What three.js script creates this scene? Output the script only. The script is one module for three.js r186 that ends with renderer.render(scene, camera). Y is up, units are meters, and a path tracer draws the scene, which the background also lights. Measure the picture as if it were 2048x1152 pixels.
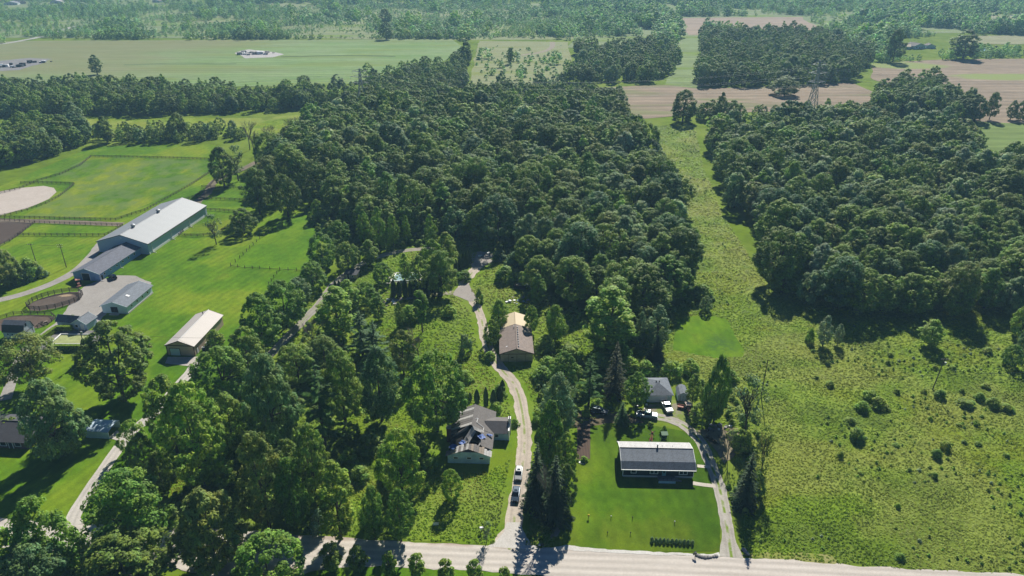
import * as THREE from 'three';
import { mergeGeometries } from 'three/addons/utils/BufferGeometryUtils.js';
import { Sky } from 'three/addons/objects/Sky.js';
import { RoundedBoxGeometry } from 'three/addons/geometries/RoundedBoxGeometry.js';

// ---------------------------------------------------------------- camera, sky, sun, exposure
const FOCAL = 1420, HORIZON = -110, ALT = 120;
const PITCH = Math.atan((576 - HORIZON) / FOCAL);
const scene = new THREE.Scene();
const camera = new THREE.PerspectiveCamera(2 * Math.atan(576 / FOCAL) * 180 / Math.PI, 16 / 9, 1, 20000);
camera.position.set(0, ALT, 0);
camera.rotation.x = -PITCH;
const SUN_EL = 39 * Math.PI / 180, SUN_AZ = 14 * Math.PI / 180;
const sunDir = new THREE.Vector3(Math.sin(SUN_AZ) * Math.cos(SUN_EL), Math.sin(SUN_EL), -Math.cos(SUN_AZ) * Math.cos(SUN_EL));
const sky = new Sky();
sky.name = 'sky';
sky.scale.setScalar(15000);
const su = sky.material.uniforms;
su.sunPosition.value.copy(sunDir);
su.turbidity.value = 1.5; su.rayleigh.value = 0.75; su.mieCoefficient.value = 0.004; su.mieDirectionalG.value = 0.8;
if (su.cloudCoverage) su.cloudCoverage.value = 0;
scene.add(sky);
scene.environmentIntensity = 0.1;
const sun = new THREE.DirectionalLight(new THREE.Color(1, 0.955, 0.85), 5);
sun.name = 'sun';
sun.position.copy(sunDir).multiplyScalar(900).add(new THREE.Vector3(0, 0, -350));
sun.target.position.set(0, 0, -350);
sun.castShadow = true;
sun.shadow.mapSize.set(4096, 4096);
Object.assign(sun.shadow.camera, { left: -700, right: 700, top: 700, bottom: -700, near: 10, far: 2500 });
scene.add(sun, sun.target);
scene.fog = new THREE.FogExp2(new THREE.Color(0.42, 0.74, 1.0), 0.00019);
const renderer = new THREE.WebGLRenderer({ antialias: true });
renderer.toneMapping = THREE.LinearToneMapping;
renderer.toneMappingExposure = 1.42;
renderer.shadowMap.enabled = true;

// ---------------------------------------------------------------- helpers
const rng = (s) => () => { s |= 0; s = s + 0x6D2B79F5 | 0; let t = Math.imul(s ^ s >>> 15, 1 | s); t = t + Math.imul(t ^ t >>> 7, 61 | t) ^ t; return ((t ^ t >>> 14) >>> 0) / 4294967296; };
const R0 = rng(20240817);
const TAB = new Float32Array(65536); { const r = rng(77); for (let i = 0; i < 65536; i++) TAB[i] = r(); }
const hash = (x, y) => TAB[(Math.imul(x, 374761393) + Math.imul(y, 668265263) ^ Math.imul(x, y) * 31) >>> 7 & 65535];
function noise(x, y) {
  const ix = Math.floor(x), iy = Math.floor(y), fx = x - ix, fy = y - iy, u = fx * fx * (3 - 2 * fx), v = fy * fy * (3 - 2 * fy);
  const a = hash(ix, iy), b = hash(ix + 1, iy), c = hash(ix, iy + 1), d = hash(ix + 1, iy + 1);
  return a + (b - a) * u + (c - a) * v + (a - b - c + d) * u * v;
}
const fbm = (x, y, n = 4) => { let s = 0, a = 0.5, t = 0; for (let i = 0; i < n; i++) { s += a * noise(x, y); t += a; a *= 0.55; x = x * 2.03 + 17.1; y = y * 2.03 + 5.3; } return s / t; };
const clamp = (x, a = 0, b = 1) => Math.min(b, Math.max(a, x));
const sstep = (a, b, x) => { const t = clamp((x - a) / (b - a)); return t * t * (3 - 2 * t); };
const mix3 = (a, b, t) => [a[0] + (b[0] - a[0]) * t, a[1] + (b[1] - a[1]) * t, a[2] + (b[2] - a[2]) * t];
const lin = (r, g, b) => new THREE.Color().setRGB(r, g, b);

// a survey point: where the line of sight through a photo pixel (2048 x 1152) meets the level h
function G(u, v, h = 0) {
  const dx = (u - 1024) / FOCAL, dy = -(v - 576) / FOCAL, c = Math.cos(PITCH), s = Math.sin(PITCH);
  const wy = dy * c - s, wz = -dy * s - c, t = (h - ALT) / wy;
  return { x: dx * t, z: wz * t };
}
const depthAt = (x, y, z) => -(y - ALT) * Math.sin(PITCH) - z * Math.cos(PITCH);
const rowOf = (x, y, z) => 576 - FOCAL * ((y - ALT) * Math.cos(PITCH) - z * Math.sin(PITCH)) / depthAt(x, y, z);
function heightTo(p, vTop) { let a = 0, b = 60; for (let i = 0; i < 40; i++) { const m = (a + b) / 2; if (rowOf(p.x, m, p.z) > vTop) a = m; else b = m; } return (a + b) / 2; }
const poly = (list) => list.map(([u, v]) => G(u, v));
function inside(p, x, z) {
  let k = false;
  for (let i = 0, j = p.length - 1; i < p.length; j = i++) if ((p[i].z > z) !== (p[j].z > z) && x < (p[j].x - p[i].x) * (z - p[i].z) / (p[j].z - p[i].z) + p[i].x) k = !k;
  return k;
}
function distToLine(line, x, z) {
  let best = 1e9;
  for (let i = 0; i + 1 < line.length; i++) {
    const a = line[i], b = line[i + 1], dx = b.x - a.x, dz = b.z - a.z, t = clamp(((x - a.x) * dx + (z - a.z) * dz) / (dx * dx + dz * dz || 1));
    best = Math.min(best, Math.hypot(x - a.x - dx * t, z - a.z - dz * t));
  }
  return best;
}
function bounds(p) { const b = { x0: 1e9, x1: -1e9, z0: 1e9, z1: -1e9 }; for (const q of p) { b.x0 = Math.min(b.x0, q.x); b.x1 = Math.max(b.x1, q.x); b.z0 = Math.min(b.z0, q.z); b.z1 = Math.max(b.z1, q.z); } return b; }

const taken = []; // ground already stood on
const used = new Map();
function numbered(n) { const k = used.get(n) ?? 0; used.set(n, k + 1); return k ? n + '_' + String(k).padStart(3, '0') : n; }
function tag(o, label, category, group) { o.userData.label = label; o.userData.category = category; if (group) o.userData.group = group; return o; }
function thing(name, label, category, x = 0, z = 0, turn = 0, group) {
  const o = new THREE.Group(); o.name = numbered(name); o.position.set(x, 0, z); o.rotation.y = turn; scene.add(o);
  return tag(o, label, category, group);
}
function flat(g) { g = g.index ? g.toNonIndexed() : g; for (const k of Object.keys(g.attributes)) if (!['position', 'normal', 'uv'].includes(k)) g.deleteAttribute(k); if (!g.attributes.uv) g.setAttribute('uv', new THREE.BufferAttribute(new Float32Array(g.attributes.position.count * 2), 2)); return g; }
const merge = (list) => list.length === 1 ? list[0] : mergeGeometries(list.map(flat));
function part(parent, name, geo, mat) { const m = new THREE.Mesh(Array.isArray(geo) ? merge(geo) : geo, mat); m.name = name; parent.add(m); return m; }
const stuffPart = (parent, name, geo, mat) => { const m = part(parent, name, geo, mat); m.userData.kind = 'stuff'; return m; };
function box(w, h, d, x = 0, y = 0, z = 0, ry = 0, rx = 0, rz = 0) { const g = new THREE.BoxGeometry(w, h, d); if (rx) g.rotateX(rx); if (rz) g.rotateZ(rz); if (ry) g.rotateY(ry); return g.translate(x, y, z); }
function rbox(w, h, d, x, y, z, r = 0.05, ry = 0) { const g = new RoundedBoxGeometry(w, h, d, 2, r); if (ry) g.rotateY(ry); return g.translate(x, y, z); }
function cyl(r0, r1, h, x = 0, y = 0, z = 0, n = 10) { return new THREE.CylinderGeometry(r1, r0, h, n).translate(x, y + h / 2, z); }
function bar(a, b, r0, r1 = r0, n = 6) {
  const A = new THREE.Vector3(...a), B = new THREE.Vector3(...b), d = B.clone().sub(A), g = new THREE.CylinderGeometry(r1, r0, d.length(), n, 1);
  g.applyQuaternion(new THREE.Quaternion().setFromUnitVectors(new THREE.Vector3(0, 1, 0), d.clone().normalize()));
  return g.translate((A.x + B.x) / 2, (A.y + B.y) / 2, (A.z + B.z) / 2);
}
// a slab under a quad (or triangle) of top corners, uv in metres along its first edge
function slab(pts, th = 0.12) {
  const P = pts.map((p) => new THREE.Vector3(...p)), e = P[1].clone().sub(P[0]).normalize(), n = e.clone().cross(P[2].clone().sub(P[0])).normalize();
  if (n.y < 0) { P.reverse(); return slab(P.map((p) => p.toArray()), th); }
  const f = n.clone().cross(e), low = P.map((p) => p.clone().addScaledVector(n, -th)), pos = [], uv = [];
  const put = (...ps) => { for (const p of ps) { pos.push(p.x, p.y, p.z); const d = p.clone().sub(P[0]); uv.push(d.dot(e), d.dot(f)); } };
  for (let i = 2; i < P.length; i++) { put(P[0], P[i - 1], P[i]); put(low[0], low[i], low[i - 1]); }
  for (let i = 0; i < P.length; i++) { const j = (i + 1) % P.length; put(P[i], low[i], low[j]); put(P[i], low[j], P[j]); }
  const g = new THREE.BufferGeometry();
  g.setAttribute('position', new THREE.Float32BufferAttribute(pos, 3)); g.setAttribute('uv', new THREE.Float32BufferAttribute(uv, 2)); g.computeVertexNormals();
  return g;
}
// an outline in (x, y) run back along -z from z0
function prism(outline, len, z0 = 0, bevel = 0) {
  const s = new THREE.Shape(outline.map(([x, y]) => new THREE.Vector2(x, y)));
  const g = new THREE.ExtrudeGeometry(s, { depth: len - 2 * bevel, bevelEnabled: bevel > 0, bevelSize: bevel, bevelThickness: bevel, bevelSegments: 2, bevelOffset: -bevel });
  return g.translate(0, 0, z0 - len + bevel);
}
// ---------------------------------------------------------------- materials
const toByte = (x) => Math.round(255 * clamp(x <= 0.0031308 ? 12.92 * x : 1.055 * Math.pow(x, 1 / 2.4) - 0.055));
function colorMap(w, h, fn, repeat) {
  const d = new Uint8Array(w * h * 4);
  for (let y = 0, i = 0; y < h; y++) for (let x = 0; x < w; x++, i += 4) { const c = fn((x + 0.5) / w, (y + 0.5) / h, x, y); d[i] = toByte(c[0]); d[i + 1] = toByte(c[1]); d[i + 2] = toByte(c[2]); d[i + 3] = 255; }
  const t = new THREE.DataTexture(d, w, h); t.colorSpace = THREE.SRGBColorSpace; t.magFilter = THREE.LinearFilter; t.minFilter = THREE.LinearMipmapLinearFilter; t.generateMipmaps = true;
  if (repeat) t.wrapS = t.wrapT = THREE.RepeatWrapping;
  t.needsUpdate = true; return t;
}
// noise that tiles with period n cells
const tileNoise = (u, v, n, s = 0) => { const x = u * n, y = v * n, ix = Math.floor(x), iy = Math.floor(y), fx = x - ix, fy = y - iy, a = fx * fx * (3 - 2 * fx), b = fy * fy * (3 - 2 * fy), q = (i, j) => hash((i % n + n) % n + s * 131, (j % n + n) % n + s * 57), p = q(ix, iy), r = q(ix + 1, iy), t = q(ix, iy + 1), w = q(ix + 1, iy + 1); return p + (r - p) * a + (t - p) * b + (p - r - t + w) * a * b; };
const tileFbm = (u, v, n, o = 4, s = 0) => { let r = 0, a = 0.5, t = 0; for (let i = 0; i < o; i++) { r += a * tileNoise(u, v, n << i, s + i); t += a; a *= 0.6; } return r / t; };
const speckle = (size, lo, hi, n = 8, o = 5, s = 0) => { const t = colorMap(256, 256, (u, v) => { const k = lo + (hi - lo) * tileFbm(u, v, n, o, s); return [k, k, k]; }, true); t.repeat.set(1 / size, 1 / size); return t; };
const grime = speckle(7, 0.6, 1.12, 6, 5, 3), fineGrime = speckle(3, 0.55, 1.15, 10, 4, 9);
const shingleMap = colorMap(256, 256, (u, v) => { const row = Math.floor(v * 24), k = 0.62 + 0.34 * hash(Math.floor(u * 28 + (row & 1) * 0.5) % 28, row) + 0.3 * (tileFbm(u, v, 5, 4, 4) - 0.4) - (v * 24 - row < 0.14 ? 0.14 : 0); return [k, k, k]; }, true); shingleMap.repeat.set(1 / 5, 1 / 5);
const ribMap = colorMap(256, 64, (u, v) => { const k = 0.93 + 0.07 * tileFbm(u, v, 4, 3, 2) - (u * 16 % 1 < 0.14 ? 0.16 : 0); return [k, k, k]; }, true); ribMap.repeat.set(1 / 6, 1 / 6);
const ribBump = ribMap;
const M = {};
function mat(name, r, g, b, rough = 0.85, extra = {}) { const m = new THREE.MeshStandardMaterial({ color: lin(r, g, b), roughness: rough, side: THREE.DoubleSide, ...extra }); m.name = name; return M[name] = m; }
mat('wallBlue', 0.42, 0.54, 0.72, 0.7, { map: ribMap }); mat('wallBlueDeep', 0.24, 0.38, 0.62, 0.7, { map: ribMap }); mat('wallPale', 0.52, 0.66, 0.68, 0.7, { map: ribMap });
mat('roofWhite', 0.31, 0.32, 0.33, 0.6, { map: ribMap, metalness: 0.3 }); mat('roofGrey', 0.16, 0.17, 0.21, 0.85, { map: shingleMap }); mat('roofSlate', 0.19, 0.215, 0.25, 0.8, { map: shingleMap }); mat('roofDark', 0.075, 0.075, 0.085, 0.9, { map: shingleMap });
mat('roofSlateSunlit', 0.50, 0.49, 0.48, 0.6, { map: shingleMap }); mat('wallTan', 0.50, 0.39, 0.30, 0.75, { map: ribMap }); mat('roofCream', 0.50, 0.45, 0.41, 0.6, { map: ribMap }); mat('roofBrown', 0.26, 0.20, 0.17, 0.8, { map: shingleMap }); mat('roofTan', 0.62, 0.50, 0.33, 0.7, { map: ribMap });
mat('wallBeige', 0.46, 0.40, 0.31, 0.85, { map: grime }); mat('trimBrown', 0.09, 0.06, 0.045); mat('trimWhite', 0.85, 0.85, 0.83, 0.6); mat('trimDark', 0.05, 0.055, 0.06);
mat('navy', 0.018, 0.03, 0.045, 0.75, { map: ribMap }); mat('white', 0.75, 0.75, 0.74, 0.55); mat('skyBlueWall', 0.60, 0.76, 0.92, 0.8, { map: grime }); mat('paleBlueWall', 0.50, 0.66, 0.74, 0.7);
mat('black', 0.012, 0.012, 0.014, 0.9); mat('doorTeal', 0.10, 0.28, 0.32, 0.6); mat('concrete', 0.48, 0.45, 0.41, 0.9, { map: grime }); mat('whiteBarn', 0.62, 0.66, 0.70, 0.7, { map: grime });
mat('glass', 0.02, 0.03, 0.035, 0.08); mat('wood', 0.10, 0.075, 0.05, 0.9, { map: fineGrime }); mat('fenceWood', 0.075, 0.06, 0.05, 0.95); mat('poleWood', 0.09, 0.075, 0.06, 0.95); mat('steel', 0.42, 0.44, 0.46, 0.5, { metalness: 0.4 }); mat('galvanized', 0.34, 0.36, 0.38, 0.6, { metalness: 0.3 });
mat('plywood', 0.30, 0.245, 0.19, 0.9, { map: fineGrime }); mat('oldRoof', 0.17, 0.155, 0.145, 0.9, { map: fineGrime }); mat('oldPanel', 0.48, 0.46, 0.44, 0.85, { map: fineGrime }); mat('tarp', 0.03, 0.10, 0.36, 0.55); mat('ruinBlack', 0.02, 0.019, 0.018, 0.95, { map: fineGrime }); mat('brick', 0.16, 0.08, 0.055, 0.9, { map: fineGrime });
mat('rubber', 0.02, 0.02, 0.02, 0.9); mat('carWhite', 0.80, 0.80, 0.80, 0.25); mat('carSilver', 0.26, 0.27, 0.27, 0.3, { metalness: 0.3 }); mat('carBlue', 0.035, 0.06, 0.09, 0.22, { metalness: 0.3 }); mat('carBlack', 0.012, 0.013, 0.016, 0.2); mat('carLightBlue', 0.25, 0.36, 0.48, 0.3); mat('lamp', 0.8, 0.8, 0.78, 0.15); mat('tailRed', 0.35, 0.02, 0.02, 0.3); mat('rustRed', 0.42, 0.18, 0.13, 0.7); mat('pink', 0.62, 0.42, 0.36, 0.6); mat('green', 0.05, 0.13, 0.06, 0.7);
mat('carportBlue', 0.58, 0.70, 0.82, 0.45, { map: grime }); mat('stone', 0.33, 0.31, 0.29, 0.9, { map: fineGrime }); mat('deck', 0.22, 0.21, 0.20, 0.9, { map: grime }); mat('algae', 0.36, 0.40, 0.15, 0.6, { map: grime }); mat('poolBlue', 0.34, 0.48, 0.55, 0.15); mat('soil', 0.06, 0.045, 0.035, 1); mat('bark', 0.085, 0.07, 0.055, 0.95, { map: fineGrime }); mat('deadBark', 0.17, 0.15, 0.13, 0.95); mat('yellow', 0.55, 0.42, 0.03, 0.8); mat('copperRed', 0.30, 0.06, 0.05, 0.7);
// ---------------------------------------------------------------- ground, roads, fields
// uneven outline: each edge is cut into steps and pushed about by noise
function ragged(p, amp, step) {
  const out = [];
  for (let i = 0; i < p.length; i++) {
    const a = p[i], b = p[(i + 1) % p.length], L = Math.hypot(b.x - a.x, b.z - a.z), n = Math.max(1, Math.min(260, Math.round(L / step)));
    for (let k = 0; k < n; k++) { const x = a.x + (b.x - a.x) * k / n, z = a.z + (b.z - a.z) * k / n; out.push({ x: x + amp * 2 * (fbm(x / step / 2.2, z / step / 2.2, 3) - 0.5), z: z + amp * 2 * (fbm(x / step / 2.2 + 90, z / step / 2.2 + 40, 3) - 0.5) }); }
  }
  return out;
}
function smooth(line, n = 6) { const c = new THREE.CatmullRomCurve3(line.map((p) => new THREE.Vector3(p.x, 0, p.z)), false, 'centripetal'); return c.getPoints((line.length - 1) * n); }
function strip(line, width) { // outline of a lane along a centre line; width may vary
  const c = smooth(line), L = [], Rr = [];
  c.forEach((p, i) => { const q = c[Math.min(i + 1, c.length - 1)], o = c[Math.max(i - 1, 0)], dx = q.x - o.x, dz = q.z - o.z, l = Math.hypot(dx, dz) || 1, t = i / (c.length - 1), w = (typeof width === 'function' ? width(t) : width) / 2; L.push({ x: p.x - dz / l * w, z: p.z + dx / l * w }); Rr.push({ x: p.x + dz / l * w, z: p.z - dx / l * w }); });
  return L.concat(Rr.reverse());
}
let texels = 0;
function sheet(name, outline, y, fn, { amp = 0.5, step = 2, rough = 0.95, max = 1024, res = 0.2, bump = 0 } = {}) {
  const p = amp ? ragged(outline, amp, step) : outline, b = bounds(p), sx = b.x1 - b.x0, sz = b.z1 - b.z0, cap = max, k = Math.max(res, Math.max(sx, sz) / cap);
  const w = Math.max(16, Math.round(sx / k)), h = Math.max(16, Math.round(sz / k));
  texels += w * h;
  const map = colorMap(w, h, (u, v) => fn(b.x0 + u * sx, b.z0 + v * sz));
  const g = new THREE.ShapeGeometry(new THREE.Shape(p.map((q) => new THREE.Vector2(q.x, -q.z))));
  const pos = g.attributes.position, uv = new Float32Array(pos.count * 2);
  for (let i = 0; i < pos.count; i++) { uv[i * 2] = (pos.getX(i) - b.x0) / sx; uv[i * 2 + 1] = (-pos.getY(i) - b.z0) / sz; }
  g.setAttribute('uv', new THREE.BufferAttribute(uv, 2));
  g.rotateX(-Math.PI / 2);
  const m = new THREE.Mesh(g, new THREE.MeshPhysicalMaterial({ map, roughness: rough, specularIntensity: rough < 0.5 ? 1 : 0.15, side: THREE.DoubleSide }));
  m.name = numbered(name); m.position.y = y; m.userData.kind = 'structure'; scene.add(m);
  return m;
}
const C = { lawn: [0.110, 0.215, 0.007], lawnDark: [0.06, 0.145, 0.006], lawnDry: [0.19, 0.25, 0.016], weed: [0.155, 0.24, 0.014], weedDark: [0.085, 0.135, 0.010], weedPale: [0.22, 0.285, 0.045], olive: [0.19, 0.205, 0.014], gravel: [0.37, 0.345, 0.32], gravelDark: [0.22, 0.20, 0.185], road: [0.56, 0.51, 0.455], sand: [0.50, 0.44, 0.39], soil: [0.075, 0.055, 0.045], field: [0.24, 0.19, 0.135], fieldPale: [0.32, 0.25, 0.185], farGreen: [0.16, 0.26, 0.075], farPale: [0.23, 0.30, 0.14], tan: [0.27, 0.23, 0.13] };
const grain = (x, z, a) => 1 + a * (hash(Math.floor(x * 7.3) + 5000, Math.floor(z * 7.3) + 5000) - 0.5);
const sc = (c, k) => [c[0] * k, c[1] * k, c[2] * k];
const lawnFn = (turn = 0, stripe = 0.06, dry = 0.45) => (x, z) => {
  const n = fbm(x / 26, z / 26, 4), f = fbm(x / 3.1, z / 5.5, 4), s = Math.sin((x * Math.cos(turn) + z * Math.sin(turn)) * 2.1 + 2 * fbm(x / 30, z / 30, 2));
  const g = fbm(x / 1.3 + 60, z / 1.6, 3), e = fbm(x / 9 + 30, z / 11 + 8, 4); let c = mix3(C.lawnDark, C.lawn, clamp(1.5 * f - 0.05)); c = mix3(c, C.lawnDry, dry * sstep(0.42, 0.66, n) + 0.3 * sstep(0.5, 0.68, e)); c = mix3(c, C.lawnDark, 0.6 * sstep(0.5, 0.25, n) + 0.3 * sstep(0.46, 0.34, e)); c = sc(c, 0.8 + 0.42 * g);
  return sc(c, (1 + stripe * s) * grain(x, z, 0.3));
};
const meadowFn = (x, z) => {
  const n = fbm(x / 20, z / 15, 5), f = fbm(x / 1.7, z / 1.7, 4), q = fbm(x / 8 + 70, z / 8, 4);
  let c = mix3(C.weedDark, C.weed, clamp(1.5 * f - 0.15)); c = mix3(c, C.olive, 0.45 * sstep(0.5, 0.68, n)); c = mix3(c, C.weedPale, 0.6 * sstep(0.5, 0.66, q)); c = mix3(c, [0.23, 0.255, 0.06], 0.55 * sstep(0.47, 0.63, fbm(x / 34 + 11, z / 24, 4))); c = mix3(c, C.weedDark, 0.6 * sstep(0.44, 0.28, n));
  return sc(c, grain(x, z, 0.5));
};
const gravelFn = (a, b, line, tracks = 0.8, weeds = 0) => { const fine = line && smooth(line, 4); return (x, z) => {
  const n = fbm(x / 5, z / 5, 4), f = fbm(x / 0.8, z / 0.8, 3); let c = mix3(b, a, clamp(0.1 + 0.75 * n + 0.5 * f));
  if (fine) { const d = distToLine(fine, x, z); c = sc(c, 1 - 0.16 * Math.exp(-((d - tracks) ** 2) / 0.1)); if (weeds) c = mix3(c, C.weed, weeds * sstep(0.5, 0.1, d) * sstep(0.35, 0.6, fbm(x / 2, z / 2, 3))); }
  return sc(c, grain(x, z, 0.25));
}; };
const fieldFn = (a, b, green, rowTurn = 0.02) => (x, z) => {
  const n = fbm(x / 60, z / 40, 5), f = fbm(x / 22, z / 2.4, 4); let c = mix3(a, b, clamp(1.6 * f - 0.35 + 0.9 * (n - 0.5))); c = sc(c, 0.82 + 0.36 * fbm(x / 9, z / 3, 3));
  if (green) c = mix3(c, green, 0.7 * sstep(0.52, 0.72, fbm(x / 90 + 30, z / 22, 4)));
  return sc(c, (1 + 0.08 * Math.sin((z + x * rowTurn) * 0.45) + 0.05 * Math.sin((z + x * rowTurn) * 0.13)) * grain(x / 3, z / 3, 0.14));
};
{ // the ground itself, out to the horizon
  const t = colorMap(512, 512, (u, v) => { const n = tileFbm(u, v, 5, 6, 21), f = tileFbm(u, v, 40, 3, 31); return sc(mix3(mix3(C.weedDark, C.weed, clamp(f * 1.3)), C.weedPale, 0.65 * sstep(0.4, 0.65, n)), 0.9); }, true);
  t.repeat.set(1 / 180, 1 / 180);
  const g = new THREE.CircleGeometry(9000, 96), p = g.attributes.position, uv = g.attributes.uv;
  for (let i = 0; i < p.count; i++) uv.setXY(i, p.getX(i), p.getY(i));
  g.rotateX(-Math.PI / 2);
  const m = new THREE.Mesh(g, new THREE.MeshPhysicalMaterial({ map: t, roughness: 1, specularIntensity: 0.15 })); m.name = 'ground'; m.userData.kind = 'structure'; scene.add(m);
}
const A = {}; // outlines kept for planting
A.meadow = poly([[1478, 1110], [1680, 1127], [1840, 1139], [2048, 1147], [2400, 1165], [2400, 590], [1545, 585], [1490, 500], [1445, 430], [1405, 330], [1392, 262], [1330, 250], [1300, 258], [1340, 330], [1366, 420], [1385, 500], [1380, 590], [1325, 640], [1270, 740], [1330, 770], [1425, 812], [1462, 880], [1478, 960], [1485, 1030]]);
A.lot = poly([[520, 1062], [985, 1088], [1120, 1095], [1130, 900], [1150, 850], [1250, 820], [1300, 740], [1290, 640], [1060, 600], [1040, 480], [830, 470], [640, 580], [500, 740], [430, 800], [330, 850], [270, 960], [260, 1050]]);
A.lawnLeft = poly([[-500, 1010], [0, 1036], [270, 1050], [300, 960], [330, 860], [430, 770], [520, 700], [600, 600], [640, 480], [655, 425], [560, 385], [440, 330], [440, 292], [190, 292], [0, 372], [-500, 500]]);
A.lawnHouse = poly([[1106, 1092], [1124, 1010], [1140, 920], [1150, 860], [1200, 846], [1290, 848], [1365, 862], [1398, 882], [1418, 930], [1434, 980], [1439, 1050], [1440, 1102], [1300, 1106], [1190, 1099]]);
A.pad = poly([[1352, 640], [1375, 633], [1420, 631], [1452, 638], [1468, 665], [1488, 702], [1486, 713], [1440, 717], [1395, 710], [1345, 700], [1350, 665]]);
sheet('meadow', A.meadow, 0.02, meadowFn, { amp: 1.2, step: 2.5, max: 1400, res: 0.22 });
sheet('overgrown_lot', A.lot, 0.03, (x, z) => { const c = meadowFn(x + 300, z + 40); return sc(mix3(c, C.lawn, 0.35), 1.02); }, { amp: 1.5, step: 3 });
sheet('lawn', A.lawnLeft, 0.04, lawnFn(0.35, 0.07, 0.5), { amp: 0.6, step: 3, max: 1500 });
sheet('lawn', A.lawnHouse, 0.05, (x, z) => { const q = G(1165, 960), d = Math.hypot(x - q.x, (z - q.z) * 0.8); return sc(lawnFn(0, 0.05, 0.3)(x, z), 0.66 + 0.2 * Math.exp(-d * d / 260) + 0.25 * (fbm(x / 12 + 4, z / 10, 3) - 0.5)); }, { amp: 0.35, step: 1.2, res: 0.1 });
sheet('lawn', A.pad, 0.06, (x, z) => { const c = lawnFn(0.1, 0.05, 0.2)(x, z), d = Math.hypot(x - G(1440, 690).x, (z - G(1440, 690).z) * 0.8); return mix3(c, [0.05, 0.11, 0.03], 0.6 * sstep(6.5, 2, d + 5 * (fbm(x / 2, z / 2) - 0.5)) * sstep(0.3, 0.6, fbm(x / 0.8, z / 0.8, 3))); }, { amp: 0.9, step: 2, res: 0.1 });
sheet('grass_verge', poly([[430, 1152], [620, 1141], [760, 1131], [900, 1138], [1030, 1147], [1085, 1153], [1100, 1300], [300, 1300]]), 0.05, lawnFn(0, 0.02, 0.3), { amp: 0.4, step: 1.5 });
sheet('grass_verge', poly([[1478, 1108], [1540, 1104], [1660, 1108], [1680, 1124], [1672, 1130], [1530, 1117]]), 0.045, (x, z) => sc(mix3([0.30, 0.27, 0.13], C.lawnDry, fbm(x / 2, z / 2)), grain(x, z, 0.3)), { amp: 0.3, step: 1 });
// pastures and pens by the stable
sheet('pasture', poly([[182, 313], [426, 320], [424, 346], [235, 438], [45, 433], [150, 372], [146, 364], [75, 362]]), 0.06, (x, z) => { const c = lawnFn(1.2, 0.01, 0.9)(x * 1.6, z), n = fbm(x / 6, z / 6, 5); return mix3(sc(c, 0.95), [0.13, 0.19, 0.06], 0.6 * sstep(0.4, 0.65, n)); }, { amp: 0.3, step: 4 });
sheet('pasture', poly([[190, 310], [432, 317], [432, 290], [255, 289]]), 0.06, lawnFn(0.1, 0.04, 0.7), { amp: 0.3, step: 4 });
sheet('paddock', poly([[470, 528], [520, 480], [590, 428], [650, 418], [652, 440], [630, 480], [615, 540], [590, 545]]), 0.06, (x, z) => sc(lawnFn(0.4, 0.03, 0.1)(x, z), 1.08), { amp: 0.4, step: 3 });
sheet('paddock', poly([[70, 449], [238, 451], [205, 473], [40, 468]]), 0.06, lawnFn(0.2, 0.02, 0.7), { amp: 0.3, step: 3 });
sheet('sand_arena', poly([[-90, 392], [0, 383], [40, 376], [88, 372], [108, 376], [113, 384], [98, 398], [55, 417], [0, 431], [-90, 440]]), 0.07, gravelFn(C.sand, [0.42, 0.36, 0.31]), { amp: 0.2, step: 2 });
sheet('dirt_pen', poly([[-120, 438], [0, 437], [66, 444], [60, 452], [36, 472], [0, 490], [-120, 500]]), 0.07, gravelFn([0.10, 0.078, 0.065], C.soil), { amp: 0.4, step: 2 });
sheet('dirt_lane', strip(poly([[-60, 440], [60, 442], [150, 445], [245, 449]]), 5), 0.075, gravelFn([0.27, 0.22, 0.17], [0.14, 0.12, 0.08]), { amp: 0.4, step: 2 });
sheet('gravel_yard', poly([[150, 588], [172, 571], [200, 560], [235, 551], [270, 552], [303, 566], [299, 582], [240, 606], [206, 634], [196, 650], [150, 655], [105, 655], [128, 626]]), 0.07, gravelFn([0.36, 0.335, 0.31], [0.27, 0.25, 0.225]), { amp: 0.5, step: 1.5 });
sheet('gravel_lane', strip(poly([[-70, 612], [0, 600], [50, 587], [95, 571], [130, 555], [160, 535], [185, 510], [205, 485], [250, 455]]), 4.2), 0.08, gravelFn(C.gravel, C.gravelDark), { amp: 0.25, step: 1.5 });
sheet('gravel_lane', strip(poly([[150, 630], [112, 652], [82, 675], [52, 700], [30, 745], [10, 800]]), 3.2), 0.085, gravelFn(C.gravel, C.gravelDark), { amp: 0.25, step: 1.5 });
{ const c = poly([[54, 614], [66, 604], [85, 596], [110, 589], [140, 584], [158, 584], [166, 590], [160, 600], [140, 609], [112, 617], [80, 622], [60, 621]]), hay = G(132, 591); A.pen = c;
  sheet('round_pen_floor', c, 0.08, (x, z) => { const f = gravelFn([0.125, 0.10, 0.082], C.soil)(x, z), d = Math.hypot((x - hay.x) * 0.45, z - hay.z); return mix3(f, [0.40, 0.30, 0.19], 0.9 * sstep(1.7, 0.6, d + 1.6 * (fbm(x / 1.3, z / 1.3) - 0.5))); }, { amp: 0, res: 0.1 }); }
sheet('dirt_pen', poly([[-60, 648], [0, 640], [28, 632], [62, 630], [104, 632], [111, 637], [98, 648], [78, 656], [0, 662], [-60, 668]]), 0.075, gravelFn([0.135, 0.10, 0.08], C.soil), { amp: 0.2, step: 1.5, res: 0.12 });
sheet('dirt_lane', strip(poly([[395, 430], [392, 408], [415, 385], [430, 362], [470, 345], [520, 320], [560, 290], [600, 235]]), 4.5), 0.065, gravelFn([0.22, 0.18, 0.14], [0.10, 0.10, 0.05]), { amp: 0.7, step: 2 });
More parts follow.
